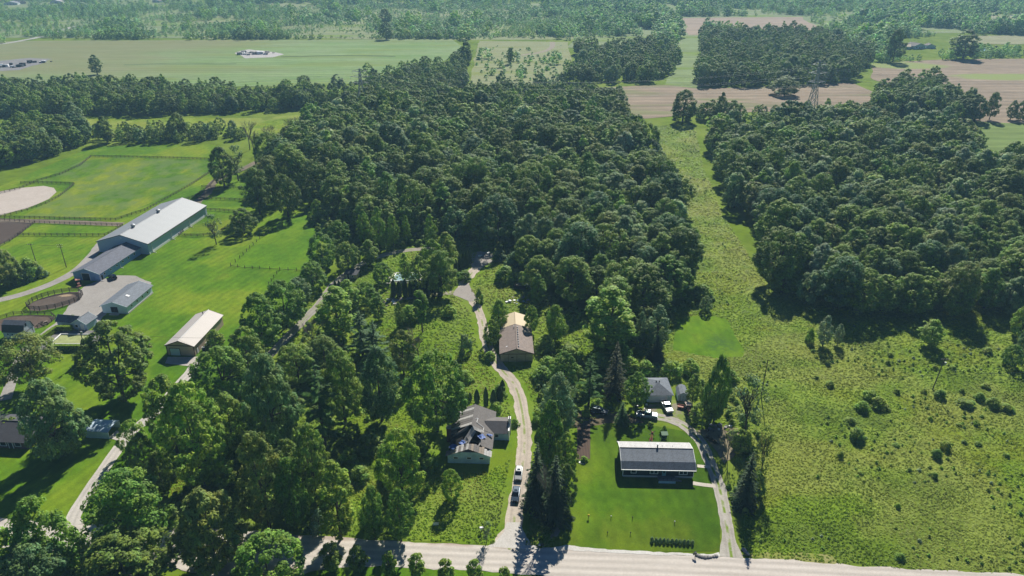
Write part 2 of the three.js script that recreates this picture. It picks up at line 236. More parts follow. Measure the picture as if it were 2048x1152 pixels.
sheet('paddock', poly([[392, 398], [500, 402], [500, 419], [400, 417]]), 0.06, lawnFn(0.2, 0.01, 0.5), { amp: 0.4, step: 2 });
sheet('paddock', poly([[400, 427], [470, 430], [450, 455], [432, 470], [362, 472]]), 0.06, (x, z) => sc(lawnFn(0.2, 0.01, 0.9)(x, z), 0.88), { amp: 0.4, step: 2 });
// road, drives and lanes
const driveLine = poly([[1018, 1100], [1027, 1050], [1034, 1000], [1042, 950], [1049, 890], [1046, 835], [1030, 772], [1002, 738], [982, 708], [968, 665], [960, 628], [945, 602], [928, 588], [928, 568], [945, 545], [962, 525], [968, 508]]);
const laneLine = poly([[870, 497], [830, 499], [790, 505], [740, 520], [700, 543], [665, 572], [640, 606], [612, 636], [585, 664], [545, 705], [505, 745]]);
const houseLine = poly([[1300, 832], [1335, 838], [1368, 852], [1398, 880], [1420, 925], [1437, 970], [1450, 1030], [1463, 1115]]);
const leftLine = poly([[140, 1052], [152, 1024], [200, 950], [240, 892], [268, 860], [312, 824], [350, 778], [382, 742], [396, 716]]);
const roadTop = [[-500, 1000], [0, 1037], [130, 1047], [300, 1053], [512, 1063], [620, 1072], [740, 1080], [860, 1087], [985, 1091], [1110, 1097], [1190, 1102], [1300, 1108], [1440, 1113], [1520, 1117], [1600, 1122], [1680, 1129], [1800, 1137], [2048, 1149], [2500, 1170]];
const roadMid = poly([[-500, 1030], [0, 1066], [300, 1088], [620, 1107], [1000, 1124], [1300, 1134], [1600, 1150], [2048, 1177], [2500, 1205]]);
sheet('gravel_road', poly([...roadTop, [2500, 1240], [2048, 1205], [1300, 1163], [1085, 1153], [1030, 1147], [900, 1139], [760, 1132], [700, 1133], [620, 1143], [560, 1170], [480, 1175], [300, 1120], [0, 1095], [-500, 1060]]), 0.07, (x, z) => {
  const d = distToLine(roadMid, x, z), f = fbm(x / 9, z / 0.45, 4), g = fbm(x / 1.1, z / 1.1, 4); let c = mix3([0.43, 0.385, 0.335], C.road, clamp(0.15 + 0.75 * f + 0.35 * g));
  c = sc(c, 1 + 0.1 * Math.cos(d * 3.3) * (0.4 + 1.2 * fbm(x / 30, z / 2, 3))); c = mix3(c, [0.34, 0.25, 0.19], 0.6 * sstep(3.2, 4.6, d) * sstep(0.45, 0.6, fbm(x / 4, z / 4))); return sc(c, grain(x, z, 0.16));
}, { amp: 0.6, step: 1.2, max: 2048, res: 0.11 });
sheet('gravel_drive', strip(driveLine, (t) => t < 0.05 ? 7.5 - t * 40 : t > 0.93 ? 5.5 : t > 0.78 ? 4.2 : 3.9 - 0.8 * sstep(0.45, 0.6, t)), 0.09, gravelFn([0.55, 0.475, 0.395], [0.33, 0.28, 0.225], driveLine, 0.85, 0.75), { amp: 0.55, step: 1.2, res: 0.12, max: 1400 });
sheet('gravel_drive', poly([[972, 1094], [990, 1085], [1006, 1066], [1014, 1045], [1042, 1045], [1048, 1068], [1062, 1088], [1085, 1101]]), 0.095, gravelFn([0.55, 0.52, 0.48], [0.40, 0.37, 0.33]), { amp: 0.2, step: 1, res: 0.1 });
sheet('gravel_turnaround', poly([[925, 512], [960, 502], [985, 507], [988, 522], [965, 535], [945, 540], [940, 525]]), 0.095, gravelFn([0.36, 0.33, 0.30], [0.25, 0.22, 0.2]), { amp: 0.6, step: 1.5 });
sheet('gravel_turnaround', poly([[905, 590], [912, 578], [935, 565], [950, 590], [960, 600], [940, 604]]), 0.1, gravelFn([0.36, 0.33, 0.30], [0.25, 0.22, 0.2]), { amp: 0.5, step: 1.2 });
sheet('dirt_lane', strip(poly([[915, 585], [880, 588], [830, 594], [780, 600]]), 3), 0.085, gravelFn([0.33, 0.3, 0.26], [0.18, 0.17, 0.1]), { amp: 0.4, step: 1.2 });
sheet('dirt_lane', strip(laneLine, 3.4), 0.08, gravelFn([0.36, 0.33, 0.29], [0.22, 0.20, 0.14], laneLine, 0.8, 0.4), { amp: 0.4, step: 1.2, res: 0.15 });
sheet('gravel_drive', strip(houseLine, (t) => 3.1 + 2.4 * sstep(0.93, 1, t) - 0.4 * sstep(0.6, 0.9, t)), 0.09, gravelFn([0.46, 0.43, 0.38], [0.28, 0.25, 0.2], houseLine, 0.9, 0.95), { amp: 0.3, step: 1, res: 0.09 });
sheet('gravel_drive', poly([[1270, 834], [1300, 808], [1345, 800], [1385, 800], [1392, 830], [1378, 850], [1330, 845]]), 0.07, (x, z) => mix3(gravelFn([0.30, 0.27, 0.20], [0.17, 0.155, 0.1])(x, z), C.weed, 0.7 * sstep(0.42, 0.6, fbm(x / 2.5, z / 2.5, 4))), { amp: 0.5, step: 1 });
sheet('concrete_drive', strip(leftLine, (t) => t < 0.06 ? 6 - t * 45 : 3.3), 0.09, gravelFn([0.55, 0.51, 0.46], [0.40, 0.37, 0.33], leftLine, 0.7), { amp: 0.12, step: 1.5, res: 0.1, max: 1200 });
sheet('concrete_apron', poly([[336, 714], [394, 714], [408, 704], [420, 709], [392, 728], [388, 734], [330, 727]]), 0.1, gravelFn([0.50, 0.46, 0.42], [0.36, 0.33, 0.29]), { amp: 0.05, res: 0.1 });
sheet('concrete_apron', poly([[218, 876], [232, 862], [250, 862], [248, 876], [242, 884]]), 0.1, gravelFn([0.52, 0.48, 0.43], [0.40, 0.37, 0.33]), { amp: 0.05, res: 0.1 });
sheet('concrete_path', strip(poly([[1385, 966.5], [1400, 969], [1432, 973]]), 1.3), 0.1, gravelFn([0.55, 0.5, 0.43], [0.42, 0.38, 0.33]), { amp: 0.08, step: 0.6, res: 0.05 });
sheet('concrete_path', strip(poly([[1390, 932], [1420, 934.5]]), 1.1), 0.1, gravelFn([0.62, 0.56, 0.48], [0.48, 0.43, 0.38]), { amp: 0.06, step: 0.6, res: 0.05 });
sheet('garden_bed', poly([[1155, 848], [1181, 848], [1180, 918], [1153, 919]]), 0.09, (x, z) => sc(mix3(C.soil, [0.12, 0.085, 0.065], fbm(x / 0.7, z / 1.5)), 0.85 + 0.3 * Math.abs(Math.sin(x * 4.2))), { amp: 0.1, step: 0.8, res: 0.06 });
sheet('bare_earth', poly([[1100, 1075], [1106, 1062], [1116, 1048], [1124, 1020], [1130, 990], [1136, 992], [1128, 1030], [1116, 1070], [1108, 1078]]), 0.09, gravelFn([0.38, 0.29, 0.22], [0.25, 0.18, 0.13]), { amp: 0.3, step: 0.8, res: 0.08 });
sheet('bare_earth', poly([[1140, 850], [1150, 825], [1200, 815], [1260, 830], [1290, 846], [1220, 846], [1160, 856]]), 0.055, gravelFn([0.16, 0.125, 0.085], [0.07, 0.075, 0.03]), { amp: 0.6, step: 1, res: 0.1 });
sheet('bare_earth', poly([[1395, 860], [1440, 852], [1480, 858], [1475, 905], [1450, 930], [1430, 900]]), 0.06, gravelFn([0.26, 0.22, 0.15], [0.11, 0.10, 0.05]), { amp: 0.6, step: 1, res: 0.1 });
sheet('gravel_shoulder', poly([[1098, 1098], [1130, 1090], [1190, 1097], [1300, 1104], [1420, 1109], [1440, 1106], [1440, 1114], [1300, 1110], [1190, 1104]]), 0.1, gravelFn([0.62, 0.60, 0.56], [0.46, 0.43, 0.38]), { amp: 0.35, step: 0.7, res: 0.08 });
// the far country
const W2 = { amp: 4, step: 14, max: 900 };
const tanEdge = G(560, 100).x;
sheet('hay_field', poly([[-500, 180], [-500, 95], [40, 82], [480, 80], [905, 79], [930, 96], [890, 122], [780, 145], [700, 168], [600, 173], [250, 174], [0, 172]]), 0.15, (x, z) => {
  let c = fieldFn(C.farGreen, C.farPale, [0.19, 0.25, 0.06])(x, z); const w = sstep(-250, -480, x + 260 * (fbm(x / 120, z / 60) - 0.5)) * sstep(-690, -790, z + 120 * (fbm(x / 90 + 5, z / 70) - 0.5));
  return mix3(c, mix3(C.tan, [0.20, 0.19, 0.09], fbm(x / 30, z / 12, 4)), 0.65 * Math.max(w, sstep(-1000, -1050, z) * 0.4)); }, { ...W2, max: 1024 });
sheet('ditch', strip(poly([[560, 114], [640, 112], [720, 111.5], [790, 113]]), 5), 0.19, (x, z) => sc([0.06, 0.10, 0.04], 0.6 + 0.9 * fbm(x / 8, z / 4)), { amp: 2.2, step: 5 });
sheet('ditch', strip(poly([[250, 130], [330, 128], [470, 128]]), 4), 0.19, (x, z) => sc([0.10, 0.15, 0.06], 0.6 + 0.9 * fbm(x / 8, z / 4)), { amp: 2.2, step: 5 });
sheet('gravel_yard', poly([[-200, 128], [0, 122], [60, 116], [105, 118], [80, 128], [40, 140], [-200, 156]]), 0.2, gravelFn([0.27, 0.26, 0.26], [0.17, 0.17, 0.17]), W2);
sheet('gravel_yard', poly([[470, 106], [495, 99], [545, 104], [570, 109], [545, 115], [490, 117]]), 0.2, gravelFn([0.5, 0.48, 0.47], [0.34, 0.31, 0.27]), { ...W2, amp: 3, step: 6 });
sheet('gravel_lane', strip(poly([[-200, 96], [0, 88], [50, 80], [90, 72], [150, 52]]), 9), 0.2, gravelFn([0.42, 0.41, 0.38], [0.33, 0.32, 0.3]), { amp: 1, step: 8 });
sheet('scrub_meadow', poly([[935, 172], [950, 120], [960, 82], [1135, 84], [1145, 125], [1115, 172]]), 0.15, (x, z) => mix3(fieldFn(C.farPale, [0.25, 0.28, 0.13], C.weed)(x, z), C.tan, 0.35), W2);
sheet('dirt_lane', strip(poly([[1105, 84], [1100, 98], [1075, 106], [1030, 112]]), 7), 0.22, gravelFn([0.32, 0.28, 0.22], [0.25, 0.22, 0.15]), { amp: 1.5, step: 6 });
sheet('grass_corridor', poly([[1322, 178], [1410, 178], [1402, 120], [1398, 72], [1366, 72], [1350, 130]]), 0.16, fieldFn([0.16, 0.21, 0.075], C.farPale, C.weed), W2);
sheet('stubble_field', poly([[1190, 176], [1330, 170], [1400, 178], [1560, 172], [1700, 165], [1760, 190], [1760, 215], [1400, 228], [1290, 238], [1245, 220]]), 0.18, fieldFn(C.field, C.fieldPale, [0.18, 0.20, 0.08]), { ...W2, amp: 3 });
sheet('stubble_field', poly([[1742, 128], [1800, 124], [1890, 119], [2500, 114], [2500, 262], [1990, 246], [1900, 238], [1860, 190], [1745, 160]]), 0.18, (x, z) => { const a = G(1800, 131), b = G(2020, 154), c = fieldFn(C.field, C.fieldPale)(x, z); const e = Math.min(Math.hypot((x - a.x) / 48, (z - a.z) / 26), Math.hypot((x - b.x) / 60, (z - b.z) / 20)); return mix3(c, [0.24, 0.30, 0.09], 0.9 * sstep(1.15, 0.75, e + 0.5 * (fbm(x / 25, z / 15) - 0.5))); }, { ...W2, amp: 3 });
sheet('stubble_field', poly([[1362, 36], [1600, 34], [1650, 62], [1560, 67], [1375, 70]]), 0.25, fieldFn([0.30, 0.235, 0.18], [0.37, 0.29, 0.22]), { ...W2, amp: 8, step: 25 });
sheet('hay_field', poly([[1940, 72], [2600, 68], [2600, 92], [1920, 88]]), 0.25, fieldFn([0.25, 0.26, 0.14], [0.31, 0.30, 0.18]), { ...W2, amp: 8, step: 25 });
sheet('hay_field', poly([[1965, 31], [2600, 28], [2600, 46], [1985, 47]]), 0.25, fieldFn([0.28, 0.28, 0.17], [0.34, 0.32, 0.22]), { ...W2, amp: 8, step: 25 });
sheet('hay_field', poly([[1895, 246], [2500, 240], [2500, 345], [2000, 342], [1925, 330]]), 0.14, fieldFn([0.135, 0.20, 0.05], [0.18, 0.24, 0.07]), { ...W2, amp: 2, step: 6 });
sheet('grass_corridor', poly([[60, 240], [520, 236], [640, 226], [560, 272], [220, 276], [80, 262]]), 0.14, (x, z) => sc(meadowFn(x, z), 1.15), { ...W2, amp: 2, step: 6 });
sheet('scrub_meadow', poly([[400, 78], [1145, 80], [1160, 40], [1100, 6], [520, 2], [380, 40]]), 0.14, fieldFn([0.20, 0.24, 0.11], [0.27, 0.29, 0.15], C.weed), { ...W2, amp: 10, step: 40 });  // far ground kept pale, some distance haze mixed into its colours
sheet('scrub_meadow', poly([[-900, 72], [60, 76], [400, 76], [400, -10], [-900, -10]]), 0.13, fieldFn([0.17, 0.22, 0.10], [0.25, 0.29, 0.15], C.weed), { ...W2, amp: 10, step: 40 });
sheet('scrub_meadow', poly([[1140, 96], [1350, 96], [1380, 72], [1700, 66], [2900, 66], [2900, -10], [1120, -10], [1150, 40]]), 0.13, fieldFn([0.17, 0.22, 0.10], [0.25, 0.29, 0.15], C.weed), { ...W2, amp: 10, step: 40 });
sheet('pond', poly([[1948, 100], [1975, 95], [1984, 98], [1965, 104]]), 0.22, () => [0.35, 0.42, 0.48], { amp: 2, step: 4, rough: 0.08 });
sheet('pond', poly([[2005, 31], [2048, 30], [2100, 32], [2048, 34]]), 0.3, () => [0.35, 0.42, 0.48], { amp: 3, step: 10, rough: 0.08 });
// ---------------------------------------------------------------- buildings
const DEG = Math.PI / 180;
function frameBars(w, h, t, d, mull) { const l = [box(w + 2 * t, t, d, 0, h / 2 + t / 2, 0), box(w + 2 * t, t, d, 0, -h / 2 - t / 2, 0), box(t, h, d, -w / 2 - t / 2, 0, 0), box(t, h, d, w / 2 + t / 2, 0, 0)]; for (let i = 1; i < mull; i++) l.push(box(t * 0.9, h, d, -w / 2 + w * i / mull, 0, 0)); return l; }
function win(parent, x, y, z, w, h, ry = 0, m = M.trimWhite, mull = 1, t = 0.12) {
  const g = part(parent, 'window', frameBars(w, h, t, 0.08, mull), m); g.position.set(x, y, z); g.rotation.y = ry;
  part(g, 'pane', box(w, h, 0.03), M.glass);
  return g;
}
function door(parent, x, y, z, w, h, m, ry = 0, frame = M.trimWhite, name = 'door') {
  const g = part(parent, name, box(w, h, 0.06), m); g.position.set(x, y + h / 2, z); g.rotation.y = ry;
  part(g, 'frame', [box(0.14, h, 0.1, -w / 2 - 0.07, 0, 0), box(0.14, h, 0.1, w / 2 + 0.07, 0, 0), box(w + 0.28, 0.14, 0.1, 0, h / 2 + 0.07, 0)], frame);
  return g;
}
// ridge runs back along -z from a front gable centred on x = 0, z = 0
function gable(o, { w, L, eave, ridge, over = 0.4, end = 0.35, wall, roof, roofR, trim = M.trimWhite, th = 0.14, z0 = 0, x0 = 0, cap }) {
  const s = (ridge - eave) / (w / 2), k = 0.03, xs = (l) => l.map(([x, y]) => [x + x0, y]);
  part(o, 'wall', prism(xs([[-w / 2, 0], [w / 2, 0], [w / 2, eave - k], [0, ridge - k], [-w / 2, eave - k]]), L, z0), wall);
  const ye = eave - over * s + th, xe = w / 2 + over, yr = ridge + th, f = z0 + end, b = z0 - L - end;
  part(o, 'roof_slope', slab([[x0 - xe, ye, f], [x0, yr, f], [x0, yr, b], [x0 - xe, ye, b]].map((p) => p), th), roof);
  part(o, 'roof_slope', slab([[x0 + xe, ye, f], [x0 + xe, ye, b], [x0, yr, b], [x0, yr, f]], th), roofR || roof);
  part(o, 'ridge_cap', bar([x0, yr + 0.02, f], [x0, yr + 0.02, b], 0.12, 0.12, 5), cap || roof);
  if (trim) for (const e of [f + 0.03, b - 0.03]) part(o, 'fascia', [slab([[x0 - xe - 0.02, ye + 0.02, e], [x0, yr + 0.02, e], [x0, yr + 0.02, e - 0.08], [x0 - xe - 0.02, ye + 0.02, e - 0.08]], 0.26), slab([[x0 + xe + 0.02, ye + 0.02, e], [x0, yr + 0.02, e], [x0, yr + 0.02, e - 0.08], [x0 + xe + 0.02, ye + 0.02, e - 0.08]], 0.26)], trim);
}
{ // riding arena
  const o = thing('riding_arena', 'large blue metal riding arena barn with a long white ridged roof beside the green pasture', 'barn', -167.4, -282.9, -6.8 * DEG);
  gable(o, { w: 23.2, L: 49.5, eave: 5, ridge: 8.5, wall: M.wallBlue, roof: M.roofWhite, trim: M.trimDark, end: 0.3 });
  for (const z of [-9.5, -29]) { const v = part(o, 'roof_vent', [cyl(0.75, 0.75, 0.9, 0, 8.4, z, 12), new THREE.ConeGeometry(1.05, 0.6, 12).translate(0, 9.9, z)], M.galvanized); part(v, 'vent_collar', cyl(0.9, 0.9, 0.2, 0, 9.3, z, 12), M.trimDark); }
  for (const z of [-2.2, -17.5, -33, -48.4]) part(o, 'downspout', [bar([11.75, 4.7, z], [11.75, 0.3, z], 0.12), bar([11.75, 0.3, z], [13.2, 0.15, z], 0.14)], M.white);
  part(o, 'gutter', box(0.2, 0.2, 49.6, 12.05, 4.78, -24.7), M.trimDark);
  part(o, 'wainscot', [box(0.06, 1.0, 49.4, 11.64, 0.5, -24.7)], M.trimWhite); part(o, 'skylight_band', box(0.05, 0.8, 49.2, 11.64, 4.2, -24.7), M.wallPale);
  part(o, 'gable_light', new THREE.SphereGeometry(0.35, 10, 8).translate(0, 7.2, 0.15), M.white);
}
{ // stable joined to the arena's near end
  const o = thing('stable', 'low blue stable with grey shingle roof joined to the white roofed riding arena', 'stable', -168.6, -255.4, -6.8 * DEG);
  gable(o, { w: 11.2, L: 27.2, eave: 3.2, ridge: 5.2, wall: M.wallBlueDeep, roof: M.roofGrey, trim: M.wallPale, over: 0.6, end: 0.5 });
  door(o, -0.3, 0.02, 0.04, 3.2, 3.0, M.black, 0, M.trimWhite, 'doorway'); part(o, 'sliding_door', box(1.6, 2.9, 0.08, 2.4, 1.5, 0.09), M.wallBlueDeep);
  for (const z of [-3, -7, -11, -15, -19, -23]) win(o, 5.62, 1.9, z, 0.9, 0.7, Math.PI / 2);
  door(o, 5.63, 0.02, -1.2, 1.1, 2.1, M.black, Math.PI / 2); for (const z of [0.1, -12.8]) part(o, 'downspout', [bar([5.75, 2.9, z], [5.75, 0.2, z], 0.1), bar([5.75, 0.2, z], [7, 0.12, z], 0.12)], M.white);
}
{ // small grey barn
  const o = thing('small_barn', 'small pale blue horse barn with slate grey roof and one skylight on the gravel yard', 'barn', -143.3, -227.2, -4 * DEG);
  gable(o, { w: 9.4, L: 17, eave: 3.05, ridge: 4.7, wall: M.wallPale, roof: M.roofSlate, trim: M.wallPale, over: 0.5, end: 0.5 });
  const s = door(o, -0.1, 0.4, 0.04, 2.3, 2.1, M.black, 0, M.trimDark, 'doorway'); part(s, 'door_leaf', box(0.08, 2, 0.08, 0, 0, 0.04), M.wood);
  for (const z of [-3, -6.6, -10.2, -13.8]) win(o, 4.72, 1.9, z, 0.9, 0.7, Math.PI / 2);
  const k = part(o, 'skylight', slab([[1.4, 4.47, -5.6], [2.6, 4.05, -5.6], [2.6, 4.05, -6.6], [1.4, 4.47, -6.6]], 0.1), M.white); k.position.y = 0.05;
  part(o, 'step', box(3.4, 0.25, 1.2, 0, 0.125, 0.8), M.concrete); part(o, 'foundation', box(0.2, 0.5, 17, 4.8, 0.25, -8.5), M.concrete);
}
{ // beige barn
  const o = thing('metal_barn', 'tan metal pole barn with a cream roof and concrete apron on the lawn', 'barn', -107.2, -198.0, -4.2 * DEG);
  gable(o, { w: 9.2, L: 21, eave: 3.75, ridge: 5.5, wall: M.wallTan, roof: M.roofCream, trim: M.trimBrown, over: 0.4, end: 0.35, cap: M.white });
  const g = door(o, -1.9, 0.05, 0.04, 3.2, 2.5, M.paleBlueWall, 0, M.trimBrown, 'garage_door'); for (let i = 0; i < 4; i++) part(g, 'panel', box(3.1, 0.55, 0.06, 0, -0.95 + i * 0.62, 0.03), M.paleBlueWall);
  part(o, 'gable_band', box(9.1, 0.3, 0.08, 0, 3.7, 0.06), M.trimBrown);
  door(o, 4.64, 0.02, -2, 1.0, 2.1, M.white, Math.PI / 2, M.trimBrown); for (const k of [1, -1]) part(o, 'corner_trim', box(0.2, 3.7, 0.2, k * 4.55, 1.85, 0.02), M.trimBrown);
  const c = part(o, 'chimney_pipe', cyl(0.14, 0.14, 0.8, -0.7, 5.3, -18.5), M.trimDark); part(c, 'chimney_cap', new THREE.ConeGeometry(0.3, 0.25, 8).translate(-0.7, 6.2, -18.5), M.trimDark);
}
{ // small white gambrel barn, its long side to the camera
  const o = thing('gambrel_barn', 'little white gambrel barn with dark grey roof by the dirt pen', 'barn', -168.2, -208.9, -4.5 * DEG);
  const prof = [[0, 0], [5, 0], [5, 2.5], [4.1, 4.7], [2.5, 5.7], [0.9, 4.7], [0, 2.5]];
  const g = prism(prof.map(([x, y]) => [x, Math.max(0, y - 0.03)]), 7.4); g.rotateY(Math.PI / 2); g.translate(3.7, 0, 0);  // outline x runs back along -z
  part(o, 'wall', g, M.whiteBarn);
  const sl = (a, b, m) => part(o, 'roof_slope', slab([[-3.95, a[1], -a[0]], [3.95, a[1], -a[0]], [3.95, b[1], -b[0]], [-3.95, b[1], -b[0]]], 0.12), m);
  sl([-0.18, 2.35], [0.86, 4.82], M.roofDark); sl([0.86, 4.82], [2.5, 5.84], M.roofSlate); sl([2.5, 5.84], [4.14, 4.82], M.roofSlate); sl([4.14, 4.82], [5.18, 2.35], M.roofDark);
  for (const x of [-2, -0.4, 1.3]) win(o, x, 1.7, 0.03, 0.5, 0.5, 0, M.whiteBarn); win(o, 3.73, 4.5, -1.9, 0.6, 0.8, Math.PI / 2, M.trimDark); door(o, 3.73, 0.02, -2.9, 2.4, 2.2, M.whiteBarn, Math.PI / 2, M.wood, 'barn_door');
}
{ // pool house
  const o = thing('pool_house', 'small blue pool house with crossed grey gables behind the algae green pool', 'cottage', -149.2, -215, -9 * DEG);
  gable(o, { w: 5.2, L: 5, eave: 2.6, ridge: 4.2, wall: M.wallBlue, roof: M.roofSlate, trim: M.wallPale, over: 0.4 });
  const w = new THREE.Group(); w.name = 'side_wing'; w.position.set(-2.9, 0, -2.4); w.rotation.y = Math.PI / 2; o.add(w);
  gable(w, { w: 3.4, L: 7.6, z0: 1.2, eave: 2.5, ridge: 3.9, wall: M.wallBlue, roof: M.roofGrey, trim: M.wallPale });
  win(o, -1.2, 1.5, 0.03, 0.9, 1); door(o, 0.9, 0.02, 0.03, 1, 2.1, M.white);
}
{ // pool with its deck, coping and clipped hedge
  const P = poly([[100, 690], [170, 690], [187, 671], [122, 670]]);
  const o = thing('swimming_pool', 'neglected swimming pool covered by pale green algae inside the clipped hedge', 'pool', -147.8, -207.6, 0);
  const q = P.map((p) => [p.x + 147.8, p.z + 207.6]);
  const outline = (grow, y) => { const s = [[q[0][0] - grow, y, q[0][1] + grow], [q[1][0] + grow, y, q[1][1] + grow], [q[2][0] + grow, y, q[2][1] - grow], [q[3][0] - grow, y, q[3][1] - grow]]; return s; };
  part(o, 'deck', slab(outline(3.2, 0.16), 0.1), M.deck); part(o, 'water', slab(outline(-0.35, 0.2), 0.02), M.algae);
  const e = [0, 1, 2, 3].map((i) => { const a = outline(0, 0.34)[i], b = outline(0, 0.34)[(i + 1) % 4]; return bar(a, b, 0.28, 0.28, 4); }); part(o, 'coping', e, M.white);
  part(o, 'ladder', [bar([5.6, 0.3, 2], [5.6, 1.1, 2], 0.05), bar([5.6, 1.1, 2], [4.9, 1.1, 2], 0.05), bar([4.9, 1.1, 2], [4.9, 0.1, 2], 0.05)], M.steel);
}
{ // house at the left edge
  const o = thing('farmhouse', 'house with a dark hipped shingle roof cut by the left edge of the picture', 'house', -134.5, -156, -4 * DEG);
  part(o, 'wall', box(15, 2.5, 10.5, 0, 1.25, -0.2), M.brick);  // dark wall tone stands in for the shade below the roof
  const E = 2.55, a = [-8, E, 5.8], b = [8, E, 5.8], c = [8, E, -6.2], d = [-8, E, -6.2], r0 = [-2.6, 4.9, -0.2], r1 = [2.6, 4.9, -0.2];
  part(o, 'roof_slope', slab([a, b, r1, r0], 0.14), M.roofDark); part(o, 'roof_slope', slab([b, c, r1], 0.14), M.roofDark); part(o, 'roof_slope', slab([c, d, r0, r1], 0.14), M.roofDark); part(o, 'roof_slope', slab([d, a, r0], 0.14), M.roofDark);
  part(o, 'ridge_cap', bar([r0[0], 4.93, -0.2], [r1[0], 4.93, -0.2], 0.12, 0.12, 5), M.roofDark);
  for (const x of [-4, 0.5, 4.5]) win(o, x, 1.4, 5.08, 1.5, 1.1); door(o, 2.5, 0.02, 5.08, 1, 2, M.black);
}
{ // carport
  const o = thing('carport', 'pale blue metal carport with an arched roof at the end of the left driveway', 'carport', -111.8, -155.0, -5 * DEG);
  const N = 8, prof = []; for (let i = 0; i <= N; i++) { const t = i / N; prof.push([-t * 5.2, 2.05 + 0.75 * Math.sin(Math.PI * (0.06 + 0.78 * t))]); }
  for (let i = 0; i < N; i++) part(o, 'roof_panel', slab([[-3.4, prof[i][1], prof[i][0]], [3.4, prof[i][1], prof[i][0]], [3.4, prof[i + 1][1], prof[i + 1][0]], [-3.4, prof[i + 1][1], prof[i + 1][0]]], 0.05), M.carportBlue);
  part(o, 'side_wall', box(6.7, 2.05, 0.06, 0, 1.05, -0.03), M.paleBlueWall); part(o, 'back_wall', box(6.7, 2.3, 0.06, 0, 1.15, -5.15), M.paleBlueWall); part(o, 'end_wall', box(0.06, 2.1, 5.1, -3.35, 1.05, -2.6), M.paleBlueWall);
  for (const z of [-0.1, -5.1]) part(o, 'post', bar([3.3, 0, z], [3.3, 2.2, z], 0.06), M.steel);
}
{ // brown barn at the drive
  const o = thing('brown_barn', 'brown roofed pole barn with beige front and tan rear roof beside the winding drive', 'barn', 1.5, -194.3, 1.5 * DEG);
  gable(o, { w: 10.3, L: 15.3, eave: 3.1, ridge: 4.9, wall: M.wallBeige, roof: M.roofBrown, trim: M.trimBrown, over: 0.35, end: 0.45 });
  const rear = new THREE.Group(); rear.name = 'rear_section'; rear.position.set(0.1, 0, -15.7); o.add(rear); rear.userData.label = 'rear section with a plain tan roof';
  gable(rear, { w: 9.2, L: 9.2, eave: 2.95, ridge: 4.65, wall: M.wallBeige, roof: M.roofTan, trim: null, over: 0.3, end: 0.25 });
  for (let i = 0; i < 9; i++) { const k = part(o, 'roof_vent', [cyl(0.17, 0.17, 0.3, 0.62, 4.75, -1.2 - i * 1.55, 8), new THREE.SphereGeometry(0.25, 8, 6, 0, 7, 0, 1.6).translate(0.62, 5.05, -1.2 - i * 1.55)], M.white); k.userData.label = 'small white turbine vent'; }
  part(o, 'exhaust_pipe', [cyl(0.15, 0.15, 0.7, -0.5, 4.8, -13.6, 8)], M.white); part(o, 'roof_patch', slab([[-3.4, 3.93, -2.6], [-2.9, 4.1, -2.6], [-2.9, 4.1, -3.0], [-3.4, 3.93, -3.0]], 0.05), M.white);
  const d = part(o, 'sliding_door', box(2.6, 2.7, 0.08, -1.3, 1.38, 0.06), M.wallBeige); part(d, 'door_window', box(0.8, 0.35, 0.06, -1.4, 1.6, 0.1), M.glass); part(o, 'sliding_door', box(2.6, 2.7, 0.08, 1.35, 1.38, 0.06), M.wallBeige);
  part(o, 'door_rail', box(10.2, 0.16, 0.14, 0, 2.85, 0.1), M.trimBrown); for (const x of [-2.66, 0.02, 2.7]) part(o, 'trim_strip', box(0.1, 2.75, 0.12, x, 1.38, 0.08), M.trimBrown);
}
